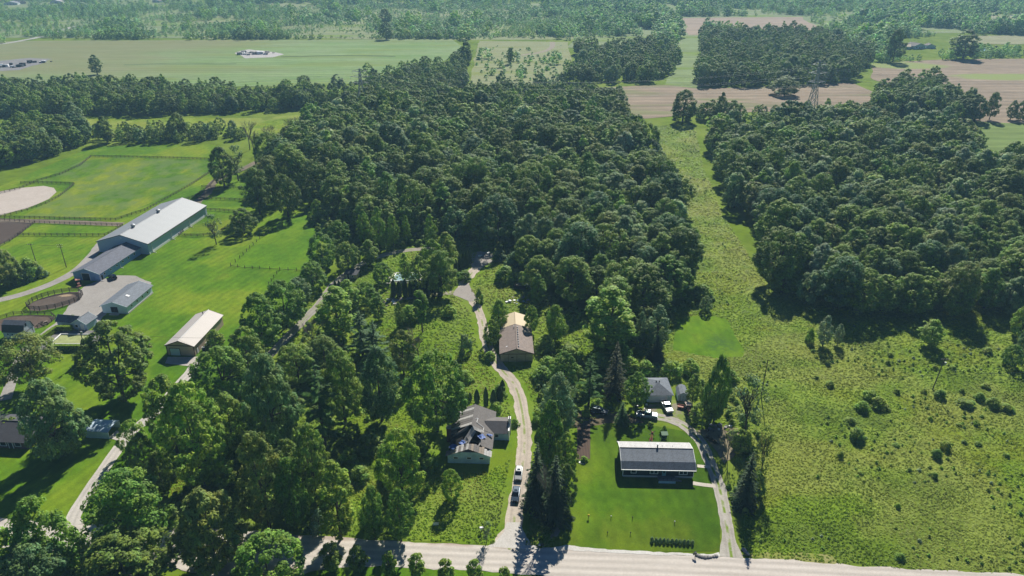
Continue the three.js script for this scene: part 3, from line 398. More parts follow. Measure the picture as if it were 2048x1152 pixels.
{ // ruined house
  const o = thing('ruined_house', 'pale blue derelict house with its roof caved in and scraps of blue tarpaulin', 'house', -11.1, -144.7, -2.2 * DEG);
  const w = 10.8, L = 18.6, e = 2.7, r = 4.9, s = (r - e) / (w / 2), y = (x) => r - Math.abs(x) * s;
  part(o, 'front_wall', prism([[-w / 2, 0], [w / 2, 0], [w / 2, e - 0.05], [3.1, y(3.1) - 0.08], [-3.1, y(3.1) - 0.08], [-w / 2, e - 0.05]], 0.16), M.skyBlueWall);
  part(o, 'side_wall', box(0.16, e - 0.05, L - 0.4, w / 2 - 0.08, e / 2 - 0.03, -L / 2), M.skyBlueWall); part(o, 'side_wall', box(0.16, e - 0.6, L - 0.4, -w / 2 + 0.08, e / 2 - 0.3, -L / 2), M.ruinBlack); part(o, 'back_wall', prism([[-w / 2, 0], [w / 2, 0], [w / 2, e - 0.05], [0, r - 0.1], [-w / 2, e - 0.05]], 0.16, -L + 0.16), M.skyBlueWall);
  part(o, 'dark_floor', box(w - 0.4, 0.2, L - 0.5, 0, 0.35, -L / 2), M.ruinBlack); part(o, 'gable_void', prism([[-3, y(3) - 0.2], [3, y(3) - 0.2], [0, r - 0.25]], 0.1, -0.5), M.ruinBlack);  // near-black floor and gable panel give the hollow its dark inside
  for (const x of [-3.3, 0.1, 3.3]) win(o, x, 1.75, 0.04, 1.0, 0.5, 0, M.trimWhite, 1, 0.14);
  // ragged front strip of roof boards
  const rr = rng(5); const ov = 0.55;
  for (const sd of [-1, 1]) for (let i = 0; i < 9; i++) { const x0 = i * 0.66, x1 = x0 + 0.63, back = -0.9 - rr() * 1.4 - (sd < 0 ? 0.2 : 0.7); part(o, 'roof_board', slab([[sd * x0, y(x0) + 0.16, ov], [sd * x1, y(x1) + 0.16, ov], [sd * x1, y(x1) + 0.12 - 0.1 * rr(), back], [sd * x0, y(x0) + 0.12 - 0.1 * rr(), back + 0.2]], 0.07), [M.plywood, M.oldRoof, M.oldPanel, M.oldRoof][Math.floor(rr() * 4)]); }
  // standing right eave slope in the middle
  part(o, 'roof_slope', slab([[3.0, y(3) + 0.1, -2.6], [6, y(6) + 0.12, -2.4], [6, y(6) + 0.12, -10], [2.6, y(2.6) + 0.05, -8.6]], 0.12), M.oldRoof);
  part(o, 'roof_slope', slab([[0.02, r + 0.14, -9.4], [6, y(6) + 0.14, -8.9], [6, y(6) + 0.14, -L - 0.5], [0.02, r + 0.14, -L - 0.5]], 0.14), M.oldRoof);
  for (let i = 0; i < 8; i++) { const z = -9.8 - i * 1.15; part(o, 'roof_panel', slab([[-0.02, r + 0.14, z], [-5.9, y(5.9) + 0.1 + 0.1 * rr(), z - 0.1], [-5.9, y(5.9) + 0.1, z - 1.08], [-0.02, r + 0.14, z - 1.1]], 0.08), i % 3 ? M.oldRoof : M.oldPanel); }
  // collapsed sheets hanging into the hole
  const sag = (pts, m, name = 'sagging_panel') => part(o, name, slab(pts, 0.06), m);
  sag([[0.2, r - 0.2, -9.5], [1.2, 3.9, -8.2], [-1.0, 1.8, -4.4], [-2.4, 2.2, -5.6]], M.oldPanel); sag([[-0.5, r + 0.1, -9.8], [-4.9, 2.7, -8.0], [-5.6, 2.2, -7.0], [-1.2, 3.9, -9.0]], M.oldRoof); sag([[-2, 3.0, -7.2], [-5.4, 2.1, -6.0], [-5.3, 1.5, -4.4], [-2.8, 1.9, -5.0]], M.ruinBlack); sag([[1.9, 2.6, -3.0], [2.7, 3.6, -3.0], [2.9, 3.3, -6.4], [2.2, 1.6, -6.0]], M.oldPanel); sag([[-4.8, 2.5, -3.4], [-1.7, 3.0, -2.6], [-1.5, 2.4, -4.4], [-3.8, 1.9, -4.6]], M.oldPanel); sag([[0.3, r + 0.1, -9.3], [3.4, 3.75, -9.0], [3.3, 3.55, -7.8], [0.7, 4.5, -8.4]], M.oldPanel);
  for (let i = 0; i < 9; i++) part(o, 'fallen_rafter', bar([-4.6 + rr() * 8, 0.6 + rr() * 1.2, -3 - rr() * 6], [-3.5 + rr() * 7, 1.6 + rr() * 1.9, -3 - rr() * 6], 0.08, 0.08, 4), i % 2 ? M.wood : M.ruinBlack);
  const crumple = (x, yy, z, sx, sz, seed) => { const g = new THREE.PlaneGeometry(sx, sz, 14, 14), p = g.attributes.position, q = rng(seed); for (let i = 0; i < p.count; i++) p.setZ(i, 0.55 * fbm(p.getX(i) * 1.6 + seed, p.getY(i) * 1.6, 3) + 0.12 * q()); g.rotateX(-Math.PI / 2); g.computeVertexNormals(); const m = part(o, 'tarpaulin', g, M.tarp); m.position.set(x, yy, z); m.rotation.y = seed; };
  crumple(-4.3, 2.45, -3.2, 1.9, 1.7, 1); crumple(2.9, 3.45, -6.3, 1.9, 1.6, 2.2); crumple(4.6, 3.0, -7.7, 2.2, 0.8, 2.9); crumple(-2.2, 2.1, -5.4, 1.5, 1.3, 4);
  part(o, 'loose_cord', [bar([0.6, 4.85, -12.6], [1.4, 4.55, -13.2], 0.07), bar([1.4, 4.55, -13.2], [1.2, 4.7, -11.2], 0.07), bar([1.2, 4.7, -11.2], [3.2, 3.85, -10], 0.07), bar([3.2, 3.85, -10], [3.1, 3.85, -8.9], 0.07)], M.white);
  const ch = part(o, 'chimney', box(1.1, 4.4, 1.6, -6.1, 2.2, -9.2), M.brick); part(ch, 'chimney_cap', box(1.3, 0.18, 1.8, -6.1, 4.5, -9.2), M.stone); part(o, 'porch_roof', slab([[-6.6, 2.6, -8.4], [-3.9, 2.9, -8.4], [-3.9, 2.9, -10.4], [-6.6, 2.6, -10.4]], 0.1), M.plywood);
  // right wing with a low roof and a white gable wall
  part(o, 'wing_wall', box(4.4, 2.4, 6.2, 7.5, 1.2, -12.9), M.skyBlueWall); win(o, 6.6, 1.5, -9.77, 0.9, 0.8);
  part(o, 'wing_roof', slab([[4.6, 2.62, -9.2], [9.6, 2.62, -9.2], [9.6, 4.0, -13], [3.2, 4.0, -13]], 0.12), M.roofDark); part(o, 'wing_roof', slab([[3.2, 4.0, -13], [9.6, 4.0, -13], [9.6, 2.62, -16.6], [4.6, 2.62, -16.6]], 0.12), M.oldRoof);
  part(o, 'gable_wall', box(0.35, 3.3, 6.3, 9.85, 1.65, -12.8), M.white); const c2 = part(o, 'chimney', box(0.7, 4.9, 1.2, 9.95, 2.45, -13.4), M.white); part(c2, 'flue', [-0.25, 0.25].map((k) => cyl(0.14, 0.14, 0.3, 9.95, 4.85, -13.4 + k, 8)), M.brick);
}
{ // navy ranch house: curved eaves line, long side to the road
  const o = thing('ranch_house', 'navy single storey house with grey gambrel roof and white window trim on the mown lawn', 'house', 36.4, -139.2, -1.8 * DEG);
  const Lx = 18.0, D = 10.2, h = Lx / 2, e = 3.0;
  const prof = [[0, 0.55], [-D, 0.55], [-D, e], [-D + 1.3, 4.0], [-D / 2, 5.1], [-1.3, 4.0], [0, e]];
  const g = prism(prof.map(([z, y]) => [-z, y - 0.04]), Lx - 0.5); g.rotateY(Math.PI / 2).translate(h - 0.25, 0, 0); part(o, 'wall', g, M.navy);
  part(o, 'foundation', box(Lx - 0.7, 0.56, D - 0.2, 0, 0.28, -D / 2), M.concrete);
  const roof = [[0.45, e - 0.12], [-1.3, 4.08], [-3.2, 4.62], [-D / 2, 5.2]];
  for (let i = 0; i < 3; i++) { const a = roof[i], b = roof[i + 1]; part(o, 'roof_slope', slab([[-h - 0.2, a[1], a[0]], [h + 0.2, a[1], a[0]], [h + 0.2, b[1], b[0]], [-h - 0.2, b[1], b[0]]], 0.13), M.roofSlate); part(o, 'roof_slope', slab([[-h - 0.2, a[1], -D - a[0]], [h + 0.2, a[1], -D - a[0]], [h + 0.2, b[1], -D - b[0]], [-h - 0.2, b[1], -D - b[0]]], 0.13), M.roofSlateSunlit); }  // rear slopes use a paler slate copy with the sun reflection painted in
  part(o, 'ridge_cap', bar([-h - 0.2, 5.22, -D / 2], [h + 0.2, 5.22, -D / 2], 0.1, 0.1, 5), M.roofDark); part(o, 'gutter', box(Lx + 0.5, 0.16, 0.14, 0, e - 0.18, 0.54), M.trimWhite);
  for (const x of [-h - 0.24, h + 0.24]) { const f = []; for (let i = 0; i < 3; i++) for (const k of [1, -1]) { const a = roof[i], b = roof[i + 1], zz = (z) => (k > 0 ? z : -D - z); f.push(slab([[x - 0.05, a[1] + 0.02, zz(a[0])], [x + 0.05, a[1] + 0.02, zz(a[0])], [x + 0.05, b[1] + 0.02, zz(b[0])], [x - 0.05, b[1] + 0.02, zz(b[0])]], 0.24)); } part(o, 'bargeboard', f, M.trimWhite); }
  win(o, -6.1, 2.05, 0.04, 1.15, 1.05, 0, M.trimWhite, 1, 0.13); win(o, -1.05, 2.0, 0.04, 1.8, 1.15, 0, M.trimWhite, 2, 0.13); win(o, 6.2, 2.0, 0.04, 1.85, 1.2, 0, M.trimWhite, 2, 0.13);
  const d = door(o, 1.45, 0.75, 0.04, 0.95, 2.05, M.doorTeal, 0, M.trimDark); part(d, 'door_glass', box(0.5, 0.9, 0.03, 0, 0.35, 0.04), M.glass);
  for (const k of [-1, 1]) part(o, 'corner_trim', box(0.14, 2.4, 0.14, k * (h - 0.25), 1.75, 0.01), M.trimWhite); part(o, 'skirt_trim', box(Lx - 0.5, 0.12, 0.06, 0, 0.58, 0.02), M.trimWhite);
  const p = part(o, 'porch_deck', box(4.3, 0.14, 1.9, 2.0, 0.72, 1.0), M.deck); for (let i = 0; i < 13; i++) part(p, 'skirt_board', box(0.3, 0.68, 0.05, 0.05 + i * 0.325, 0.36, 1.98), M.paleBlueWall);
  for (let i = 0; i < 3; i++) part(p, 'step', box(1.2, 0.14, 0.35, 4.5 + i * 0.3, 0.55 - i * 0.18, 1.2), M.deck); part(p, 'railing', [bar([-0.1, 1.6, 1.9], [4.1, 1.6, 1.9], 0.04), bar([4.1, 1.6, 1.9], [5.3, 0.9, 1.7], 0.04), ...[-0.1, 1, 2, 3, 4.1].map((x) => bar([x, 0.7, 1.9], [x, 1.6, 1.9], 0.035))], M.trimDark);
  const v = part(o, 'flue_pipe', cyl(0.16, 0.16, 1.25, 0.4, 4.7, -D / 2 - 0.6, 8), M.trimDark); part(v, 'flue_cap', cyl(0.27, 0.27, 0.22, 0.4, 5.9, -D / 2 - 0.6, 8), M.white);
  for (const [x, z] of [[-5.2, -6.4], [1.8, -6.6], [3.0, -6.8], [4.4, -6.6]]) part(o, 'vent_pipe', cyl(0.06, 0.06, 0.4, x, 4.75, z, 6), M.white);
}
{ // garage with hipped roof and a white overhead door
  const o = thing('garage', 'pale blue double garage with grey hipped roof beside the parked white pickup', 'garage', 42.9, -171.9, 0.6 * DEG);
  part(o, 'wall', box(7.2, 2.55, 8.4, 0, 1.275, -4.3), M.paleBlueWall);
  const E = 2.6, a = [-4.0, E, 0.4], b = [4.0, E, 0.4], c = [4.0, E, -9], d = [-4.0, E, -9], p0 = [0, 4.5, -3.8], p1 = [0, 4.5, -4.8];
  part(o, 'roof_slope', slab([a, b, p0], 0.12), M.roofSlate); part(o, 'roof_slope', slab([b, c, p1, p0], 0.12), M.roofSlate); part(o, 'roof_slope', slab([c, d, p1], 0.12), M.roofSlate); part(o, 'roof_slope', slab([d, a, p0, p1], 0.12), M.roofSlate);
  part(o, 'roof_vent', [box(0.35, 0.25, 0.35, -0.4, 4.5, -4.2), box(0.35, 0.25, 0.35, 0.5, 4.5, -4.2)], M.trimDark);
  const g = door(o, -0.3, 0.02, 0.05, 4.9, 2.15, M.paleBlueWall, 0, M.trimWhite, 'garage_door'); for (let i = 0; i < 4; i++) part(g, 'panel', box(4.8, 0.48, 0.04, 0, -0.8 + i * 0.53, 0.04), M.white);
}
{
  const o = thing('garden_shed', 'small pale blue gambrel shed with double doors right of the hipped garage', 'shed', 49.9, -172.5, -4 * DEG);
  const pr = [[-1.5, 0], [1.5, 0], [1.5, 1.7], [1.0, 2.4], [0, 2.85], [-1.0, 2.4], [-1.5, 1.7]];
  part(o, 'wall', prism(pr.map(([x, y]) => [x, Math.max(0, y - 0.03)]), 4.4), M.paleBlueWall);
  for (const k of [1, -1]) { part(o, 'roof_slope', slab([[k * 1.65, 1.62, 0.15], [k * 1.0, 2.5, 0.15], [k * 1.0, 2.5, -4.55], [k * 1.65, 1.62, -4.55]], 0.08), M.roofSlate); part(o, 'roof_slope', slab([[k * 1.0, 2.5, 0.15], [0, 2.95, 0.15], [0, 2.95, -4.55], [k * 1.0, 2.5, -4.55]], 0.08), M.roofSlate); part(o, 'door_leaf', box(0.78, 1.75, 0.06, k * 0.42, 0.92, 0.04), M.paleBlueWall); }
  for (const x of [-0.85, 0, 0.85]) part(o, 'door_trim', box(0.06, 1.8, 0.08, x, 0.93, 0.06), M.trimDark);
}
{
  const c = G(702, 558), o = thing('pump_shed', 'low shed with a flat dark grey roof beside the dirt lane', 'shed', c.x, c.z, -8 * DEG);
  part(o, 'wall', box(4.6, 2.0, 3.4, 0, 1, -1.6), M.wallTan); part(o, 'roof', slab([[-2.8, 2.15, 0.6], [2.8, 2.15, 0.6], [2.8, 2.75, -3.9], [-2.8, 2.75, -3.9]], 0.12), M.roofDark); win(o, 0.8, 1.2, 0.13, 0.8, 0.6); door(o, -1, 0.02, 0.12, 0.9, 1.8, M.wood);
}
{ // pool of the abandoned lot, seen in gaps between trees
  const c = G(815, 556), o = thing('garden_pool', 'pale blue pool glimpsed between the dark trees of the overgrown lot', 'pool', c.x, c.z, 0);
  part(o, 'water', slab([[-6, 0.25, 4], [4, 0.25, 3], [5, 0.25, -4], [-5, 0.25, -4]], 0.04), M.poolBlue); part(o, 'coping', [bar([-6, 0.3, 4], [4, 0.3, 3], 0.3, 0.3, 4), bar([4, 0.3, 3], [5, 0.3, -4], 0.3, 0.3, 4), bar([5, 0.3, -4], [-5, 0.3, -4], 0.3, 0.3, 4), bar([-5, 0.3, -4], [-6, 0.3, 4], 0.3, 0.3, 4)], M.white); part(o, 'deck', slab([[-8, 0.12, 5.5], [6, 0.12, 5], [7, 0.12, -5], [-7, 0.12, -5]], 0.06), M.concrete);
}
function farHouse(u, v, w, L, label, turn, wall, roof, name = 'far_house') {
  const c = G(u, v), o = thing(name, label, 'house', c.x, c.z, turn); taken.push({ x: c.x, z: c.z, r: 30 }, { x: c.x * 0.96, z: c.z * 0.96, r: 45 }, { x: c.x * 0.92, z: c.z * 0.92, r: 45 });
  gable(o, { w, L, eave: 4, ridge: 7, wall, roof, over: 0.8, end: 0.8 }); win(o, -w * 0.22, 2, 0.06, 1.6, 1.4); win(o, w * 0.22, 2, 0.06, 1.6, 1.4); door(o, 0, 0.02, 0.06, 1.2, 2.2, M.wood);
  return o;
}
{
  const o = farHouse(1838, 98, 20, 14, 'sprawling far farmhouse with brown grey roofs among the trees by the tan field', 0.35, M.paleBlueWall, M.oldRoof);
  const w = new THREE.Group(); w.name = 'garage_wing'; w.position.set(17, 0, 2); w.rotation.y = -0.6; o.add(w); gable(w, { w: 12, L: 12, eave: 3.4, ridge: 5.6, wall: M.paleBlueWall, roof: M.oldRoof, over: 0.7, end: 0.6 });
  const w2 = new THREE.Group(); w2.name = 'side_wing'; w2.position.set(-12, 0, -4); w2.rotation.y = 0.9; o.add(w2); gable(w2, { w: 11, L: 12, eave: 3.6, ridge: 6, wall: M.paleBlueWall, roof: M.roofTan, over: 0.7, end: 0.6 });
}
farHouse(22, 10, 26, 22, 'white far building at the top left corner beyond the woods', 0.3, M.white, M.roofWhite);
farHouse(45, 8, 17, 26, 'dark roofed far house near the top left corner', 1.1, M.wallTan, M.roofDark);
farHouse(112, 7, 24, 18, 'pale far house at the top edge right of the dark roofed one', 0.2, M.white, M.roofCream);
farHouse(312, 5, 22, 20, 'far house with brownish roof at the top edge over the left woods', -0.4, M.white, M.roofBrown);
farHouse(1640, 4, 30, 16, 'white far building at the top edge beyond the tan field', 0.2, M.white, M.roofWhite);
// ---------------------------------------------------------------- vehicles
function wheels(o, zs, half, r = 0.38) { for (const z of zs) for (const s of [-1, 1]) { const w = part(o, 'wheel', new THREE.CylinderGeometry(r, r, 0.26, 16).rotateZ(Math.PI / 2).translate(s * half, r, z), M.rubber); part(w, 'rim', new THREE.CylinderGeometry(r * 0.6, r * 0.6, 0.28, 12).rotateZ(Math.PI / 2).translate(s * half, r, z), M.steel); } }
const sideProfile = (pts, w, bevel = 0.08) => { const g = prism(pts, w, 0, bevel); return g.rotateY(-Math.PI / 2).translate(-w / 2, 0, 0); }; // outline (z, y), nose towards +z, made w wide
function carBody(o, paint, kind) {
  const W = kind === 'pickup' ? 2.0 : 1.88;
  if (kind === 'suv') {
    part(o, 'body', sideProfile([[-2.3, 0.35], [2.25, 0.35], [2.36, 0.6], [2.3, 0.86], [1.15, 1.06], [-2.2, 1.1], [-2.36, 0.8]], W, 0.1), paint);
    part(o, 'roof', sideProfile([[-2.0, 1.62], [-1.75, 1.72], [0.1, 1.74], [0.35, 1.68], [0.3, 1.6], [-1.95, 1.55]], W - 0.36, 0.05), paint);
    part(o, 'cabin', sideProfile([[-2.2, 1.08], [1.12, 1.05], [0.32, 1.64], [-1.95, 1.64]], W - 0.3, 0.04), M.glass);
    part(o, 'windshield', slab([[-0.7, 1.1, 1.13], [0.7, 1.1, 1.13], [0.62, 1.66, 0.36], [-0.62, 1.66, 0.36]], 0.03), M.glass);
    part(o, 'sunroof', box(0.8, 0.02, 0.6, 0, 1.75, -0.35), M.glass); part(o, 'roof_rail', [box(0.06, 0.08, 1.9, -0.68, 1.8, -0.85), box(0.06, 0.08, 1.9, 0.68, 1.8, -0.85)], M.trimDark);
    part(o, 'grille', box(0.9, 0.22, 0.06, 0, 0.68, 2.36), M.black); wheels(o, [-1.4, 1.42], W / 2 - 0.1);
    for (const s of [-1, 1]) { part(o, 'headlight', rbox(0.36, 0.16, 0.1, s * 0.68, 0.76, 2.31, 0.04), M.lamp); part(o, 'taillight', rbox(0.16, 0.36, 0.08, s * 0.82, 0.95, -2.3, 0.03), M.tailRed); part(o, 'mirror', rbox(0.2, 0.14, 0.12, s * (W / 2 + 0.07), 1.12, 0.9, 0.04), paint); }
  } else {
    part(o, 'body', sideProfile([[-0.75, 0.45], [2.75, 0.45], [2.85, 0.75], [2.78, 1.05], [1.35, 1.18], [-0.75, 1.2]], W, 0.09), paint);
    part(o, 'cabin', sideProfile([[-0.75, 1.18], [1.38, 1.16], [0.72, 1.78], [-0.62, 1.78]], W - 0.26, 0.05), M.glass); part(o, 'roof', rbox(W - 0.4, 0.1, 1.35, 0, 1.82, 0.05, 0.045), paint);
    part(o, 'windshield', slab([[-0.78, 1.22, 1.37], [0.78, 1.22, 1.37], [0.68, 1.78, 0.76], [-0.68, 1.78, 0.76]], 0.03), M.glass); part(o, 'pillar', [-1, 1].map((s) => bar([s * 0.84, 1.2, 1.3], [s * 0.76, 1.8, 0.68], 0.05)), paint);
    const b = part(o, 'bed', [box(W - 0.1, 0.12, 2.1, 0, 0.72, -1.82), box(0.12, 0.72, 2.15, -W / 2 + 0.06, 0.86, -1.82), box(0.12, 0.72, 2.15, W / 2 - 0.06, 0.86, -1.82), box(W, 0.75, 0.1, 0, 0.86, -0.8)], paint); part(b, 'tailgate', box(W, 0.72, 0.1, 0, 0.86, -2.87), paint); part(b, 'bed_liner', box(W - 0.26, 0.03, 1.96, 0, 0.8, -1.82), M.black);
    part(o, 'bumper', [rbox(W - 0.05, 0.22, 0.2, 0, 0.5, 2.84, 0.06), rbox(W - 0.1, 0.18, 0.18, 0, 0.5, -2.95, 0.05)], M.steel); part(o, 'grille', box(1.1, 0.3, 0.06, 0, 0.85, 2.83), M.black); wheels(o, [-1.85, 1.85], W / 2 - 0.12, 0.42);
    for (const s of [-1, 1]) { part(o, 'headlight', rbox(0.34, 0.2, 0.1, s * 0.76, 0.9, 2.77, 0.04), M.lamp); part(o, 'taillight', box(0.14, 0.4, 0.06, s * 0.9, 0.95, -2.92), M.tailRed); part(o, 'mirror', rbox(0.24, 0.2, 0.12, s * (W / 2 + 0.1), 1.28, 1.1, 0.04), M.trimDark); }
  }
}
function vehicle(name, label, cat, u, v, turn, paint, kind) { const c = G(u, v), o = thing(name, label, cat, c.x, c.z, turn * DEG); o.position.y = 0.1; carBody(o, paint, kind); return o; }
vehicle('parked_car', 'silver sport utility car with a sunroof, first of two on the winding gravel drive', 'car', 1037.4, 952, -5, M.carSilver, 'suv');
vehicle('parked_car', 'dark blue grey utility car parked nearest the road on the winding gravel drive', 'car', 1031.6, 994, -6, M.carBlue, 'suv');
vehicle('pickup_truck', 'white pickup truck parked in front of the double garage', 'pickup', 1333, 817, 9, M.carWhite, 'pickup');
{ const o = vehicle('pickup_truck', 'old pickup with white cab roof and light blue bonnet loaded with junk', 'pickup', 1294, 834, 80, M.carLightBlue, 'pickup'); part(o, 'cab_top', rbox(1.66, 0.06, 1.4, 0, 1.9, 0.05, 0.02), M.carWhite); const r = rng(3); for (let i = 0; i < 8; i++) part(o, 'load', rbox(0.3 + r() * 0.4, 0.3 + r() * 0.5, 0.3 + r() * 0.5, r() * 1.2 - 0.6, 1.0 + r() * 0.2, -2.6 + r() * 1.6, 0.05, r()), [M.white, M.black, M.trimDark, M.carBlue][i % 4]); }
vehicle('parked_car', 'black car parked by the side door of the stable', 'car', 226, 557, -130, M.carBlack, 'suv');
vehicle('parked_car', 'dark weathered car standing under the pines left of the garage', 'car', 1199, 826, 70, M.carBlue, 'suv');
{ // tractors
  const tractor = (u, v, turn, label, top, paint) => { const c = G(u, v), o = thing('tractor', label, 'tractor', c.x, c.z, turn * DEG); part(o, 'hood', rbox(0.8, 0.7, 1.7, 0, 1.05, 0.9, 0.1), paint); part(o, 'seat_frame', rbox(1.1, 0.5, 1.2, 0, 0.9, -0.5, 0.08), M.trimDark); part(o, 'canopy', rbox(1.7, 0.1, 1.8, 0, 2.25, -0.4, 0.04), top); part(o, 'canopy_post', [-0.7, 0.7].flatMap((x) => [-1.1, 0.3].map((z) => bar([x, 0.9, z], [x, 2.2, z], 0.04))), M.trimDark); for (const s of [-1, 1]) { part(o, 'wheel', new THREE.CylinderGeometry(0.65, 0.65, 0.4, 16).rotateZ(Math.PI / 2).translate(s * 0.75, 0.65, -0.7), M.rubber); part(o, 'wheel', new THREE.CylinderGeometry(0.38, 0.38, 0.26, 14).rotateZ(Math.PI / 2).translate(s * 0.55, 0.38, 1.4), M.rubber); } part(o, 'bucket', rbox(1.5, 0.45, 0.6, 0, 0.4, 2.3, 0.05), paint); return o; };
  tractor(1376, 822, 5, 'small tractor with a faded pink canopy in front of the garden shed', M.pink, M.rustRed);
  tractor(158, 570, 30, 'red tractor standing in the shade at the stable doorway', M.rustRed, M.rustRed);
  const c = G(1361, 816), o = thing('flatbed_trailer', 'little rusty red trailer left of the tractor with pink canopy', 'trailer', c.x, c.z, 1.2); part(o, 'bed', box(1.3, 0.12, 1.8, 0, 0.5, 0), M.rustRed); part(o, 'side_board', [box(0.05, 0.3, 1.8, 0.65, 0.7, 0), box(0.05, 0.3, 1.8, -0.65, 0.7, 0)], M.rustRed); part(o, 'drawbar', bar([0, 0.5, 0.9], [0, 0.35, 2.0], 0.05), M.trimDark); for (const s of [-1, 1]) part(o, 'wheel', new THREE.CylinderGeometry(0.3, 0.3, 0.18, 12).rotateZ(Math.PI / 2).translate(s * 0.75, 0.3, -0.1), M.rubber);
}
{ // boat laid up in the weeds
  const c = G(1046, 577), o = thing('laid_up_boat', 'white boat laid up in the weeds at the edge of the woods', 'boat', c.x, c.z, 80 * DEG);
  const s = new THREE.Shape([[-1.2, -3.2], [1.2, -3.2], [1.3, 0.5], [0.8, 2.4], [0, 3.6], [-0.8, 2.4], [-1.3, 0.5]].map(([x, y]) => new THREE.Vector2(x, y)));
  part(o, 'hull', new THREE.ExtrudeGeometry(s, { depth: 0.8, bevelEnabled: true, bevelSize: 0.25, bevelThickness: 0.25, bevelSegments: 2 }).rotateX(-Math.PI / 2).scale(1, 1, -1).translate(0, 0.5, 0), M.white); part(o, 'cockpit', box(1.7, 0.1, 3, 0, 1.58, -1.2), M.trimDark); part(o, 'windscreen', slab([[-0.9, 1.6, 0.6], [0.9, 1.6, 0.6], [0.8, 2.1, 0.2], [-0.8, 2.1, 0.2]], 0.04), M.glass); part(o, 'cabin_top', rbox(1.8, 0.5, 1.6, 0, 1.8, 1.3, 0.15), M.white); part(o, 'cradle', [box(2, 0.5, 0.3, 0, 0.25, -2), box(2, 0.5, 0.3, 0, 0.25, 1.2)], M.wood);
}
{ const c = G(1424, 882), o = thing('small_boat', 'slender white rowing boat lying right of the house drive', 'boat', c.x, c.z, 35 * DEG); const s = new THREE.Shape([[-0.45, -1.9], [0.45, -1.9], [0.55, 0], [0.3, 1.4], [0, 2], [-0.3, 1.4], [-0.55, 0]].map(([x, y]) => new THREE.Vector2(x, y))); part(o, 'hull', new THREE.ExtrudeGeometry(s, { depth: 0.35, bevelSize: 0.06, bevelThickness: 0.06 }).rotateX(-Math.PI / 2).scale(1, 1, -1), M.white); part(o, 'thwart', [box(0.8, 0.05, 0.2, 0, 0.45, -0.8), box(0.8, 0.05, 0.2, 0, 0.45, 0.4)], M.wood); }

// ---------------------------------------------------------------- fences, poles, wires, pylons
function fence(name, label, list, { h = 1.35, rails = 3, gap = 2.6, m = M.fenceWood, closed = false, r = 0.09, cat = 'fence', group, px = true } = {}) {
  const p = px ? poly(list) : list, o = thing(name, label, cat, p[0].x, p[0].z, 0, group), posts = [], rl = []; if (closed) p.push(p[0]);
  for (let i = 0; i + 1 < p.length; i++) {
    const a = p[i], b = p[i + 1], L = Math.hypot(b.x - a.x, b.z - a.z), n = Math.max(1, Math.round(L / gap)), X = (t) => a.x + (b.x - a.x) * t - p[0].x, Z = (t) => a.z + (b.z - a.z) * t - p[0].z;
    for (let k = 0; k <= n; k++) if (k < n || i === p.length - 2) posts.push(box(r * 2, h + 0.12 * hash(k + 31, i + 7), r * 2, X(k / n), h / 2, Z(k / n)));
    const ry = -Math.atan2(b.z - a.z, b.x - a.x); for (let j = 0; j < rails; j++) rl.push(box(L, 0.15, 0.05, X(0.5), h * (0.32 + 0.6 * j / Math.max(1, rails - 1)), Z(0.5), ry));
  }
  stuffPart(o, 'post', posts, m); if (rl.length) stuffPart(o, 'rail', rl, m); return o;
}
fence('paddock_fence', 'brown rail fence along the far end of the big green pasture', [[182, 314], [250, 315], [340, 317], [425, 320]]);
fence('paddock_fence', 'brown rail fence on the left side of the big pasture by the woods', [[182, 314], [160, 332], [120, 350], [75, 363], [40, 378], [0, 388], [-60, 402]]);
fence('paddock_fence', 'brown rail fence around the corner of the sand riding arena', [[42, 367], [95, 367], [149, 369], [140, 377], [118, 394], [92, 408], [55, 421], [22, 430], [0, 434]]);
fence('paddock_fence', 'long diagonal brown rail fence between the big pasture and the arena barn', [[424, 343], [380, 372], [330, 400], [290, 422], [255, 433], [232, 441]]);
fence('paddock_fence', 'brown rail fence along the near edge of the big pasture', [[0, 436], [60, 437], [140, 439], [232, 441]]);
fence('paddock_fence', 'brown rail fence on the near side of the dirt lane beside the arena', [[0, 441], [70, 446], [150, 449], [246, 452], [232, 462], [210, 472], [150, 472], [80, 471], [36, 471], [62, 452], [70, 446]]);
fence('paddock_fence', 'brown rail fence beside the dark dirt pen at the left edge', [[36, 471], [20, 483], [0, 494]]);
fence('paddock_fence', 'brown rail fence running from the arena barn up to the dead trees', [[362, 404], [392, 393], [420, 372], [436, 352], [446, 346]]);
fence('paddock_fence', 'upper brown rail fence of the small shaded paddocks right of the arena', [[404, 375], [440, 376], [495, 378]]);
fence('paddock_fence', 'middle brown rail fence of the small shaded paddocks right of the arena', [[398, 398], [450, 400], [500, 402]]);
fence('paddock_fence', 'lower brown rail fence of the small paddocks with the bare tree', [[404, 421], [440, 422], [476, 425], [462, 450], [432, 471], [395, 473], [358, 472], [380, 452], [402, 432]]);
fence('wire_fence', 'row of thin fence posts crossing the mown field toward the round tree', [[462, 532], [480, 517], [500, 497], [520, 478], [545, 462], [575, 445], [592, 432], [610, 428]], { rails: 0, h: 1.5, gap: 3.4, r: 0.1 });
fence('wire_fence', 'row of thin fence posts and hurdles along the near side of the bright paddock', [[462, 533], [490, 537], [520, 538], [560, 540], [610, 543]], { rails: 1, h: 1.4, gap: 3.6, r: 0.1 });
fence('wire_fence', 'short row of thin posts going down to the bushes by the lane', [[560, 541], [548, 556], [538, 570]], { rails: 0, h: 1.4, gap: 3, r: 0.1 });
fence('round_pen', 'round pen of tall dark rail panels around dark churned earth', A.pen.map((p) => ({ ...p })), { px: false, closed: true, rails: 5, h: 2.0, gap: 2.4, cat: 'horse pen' });
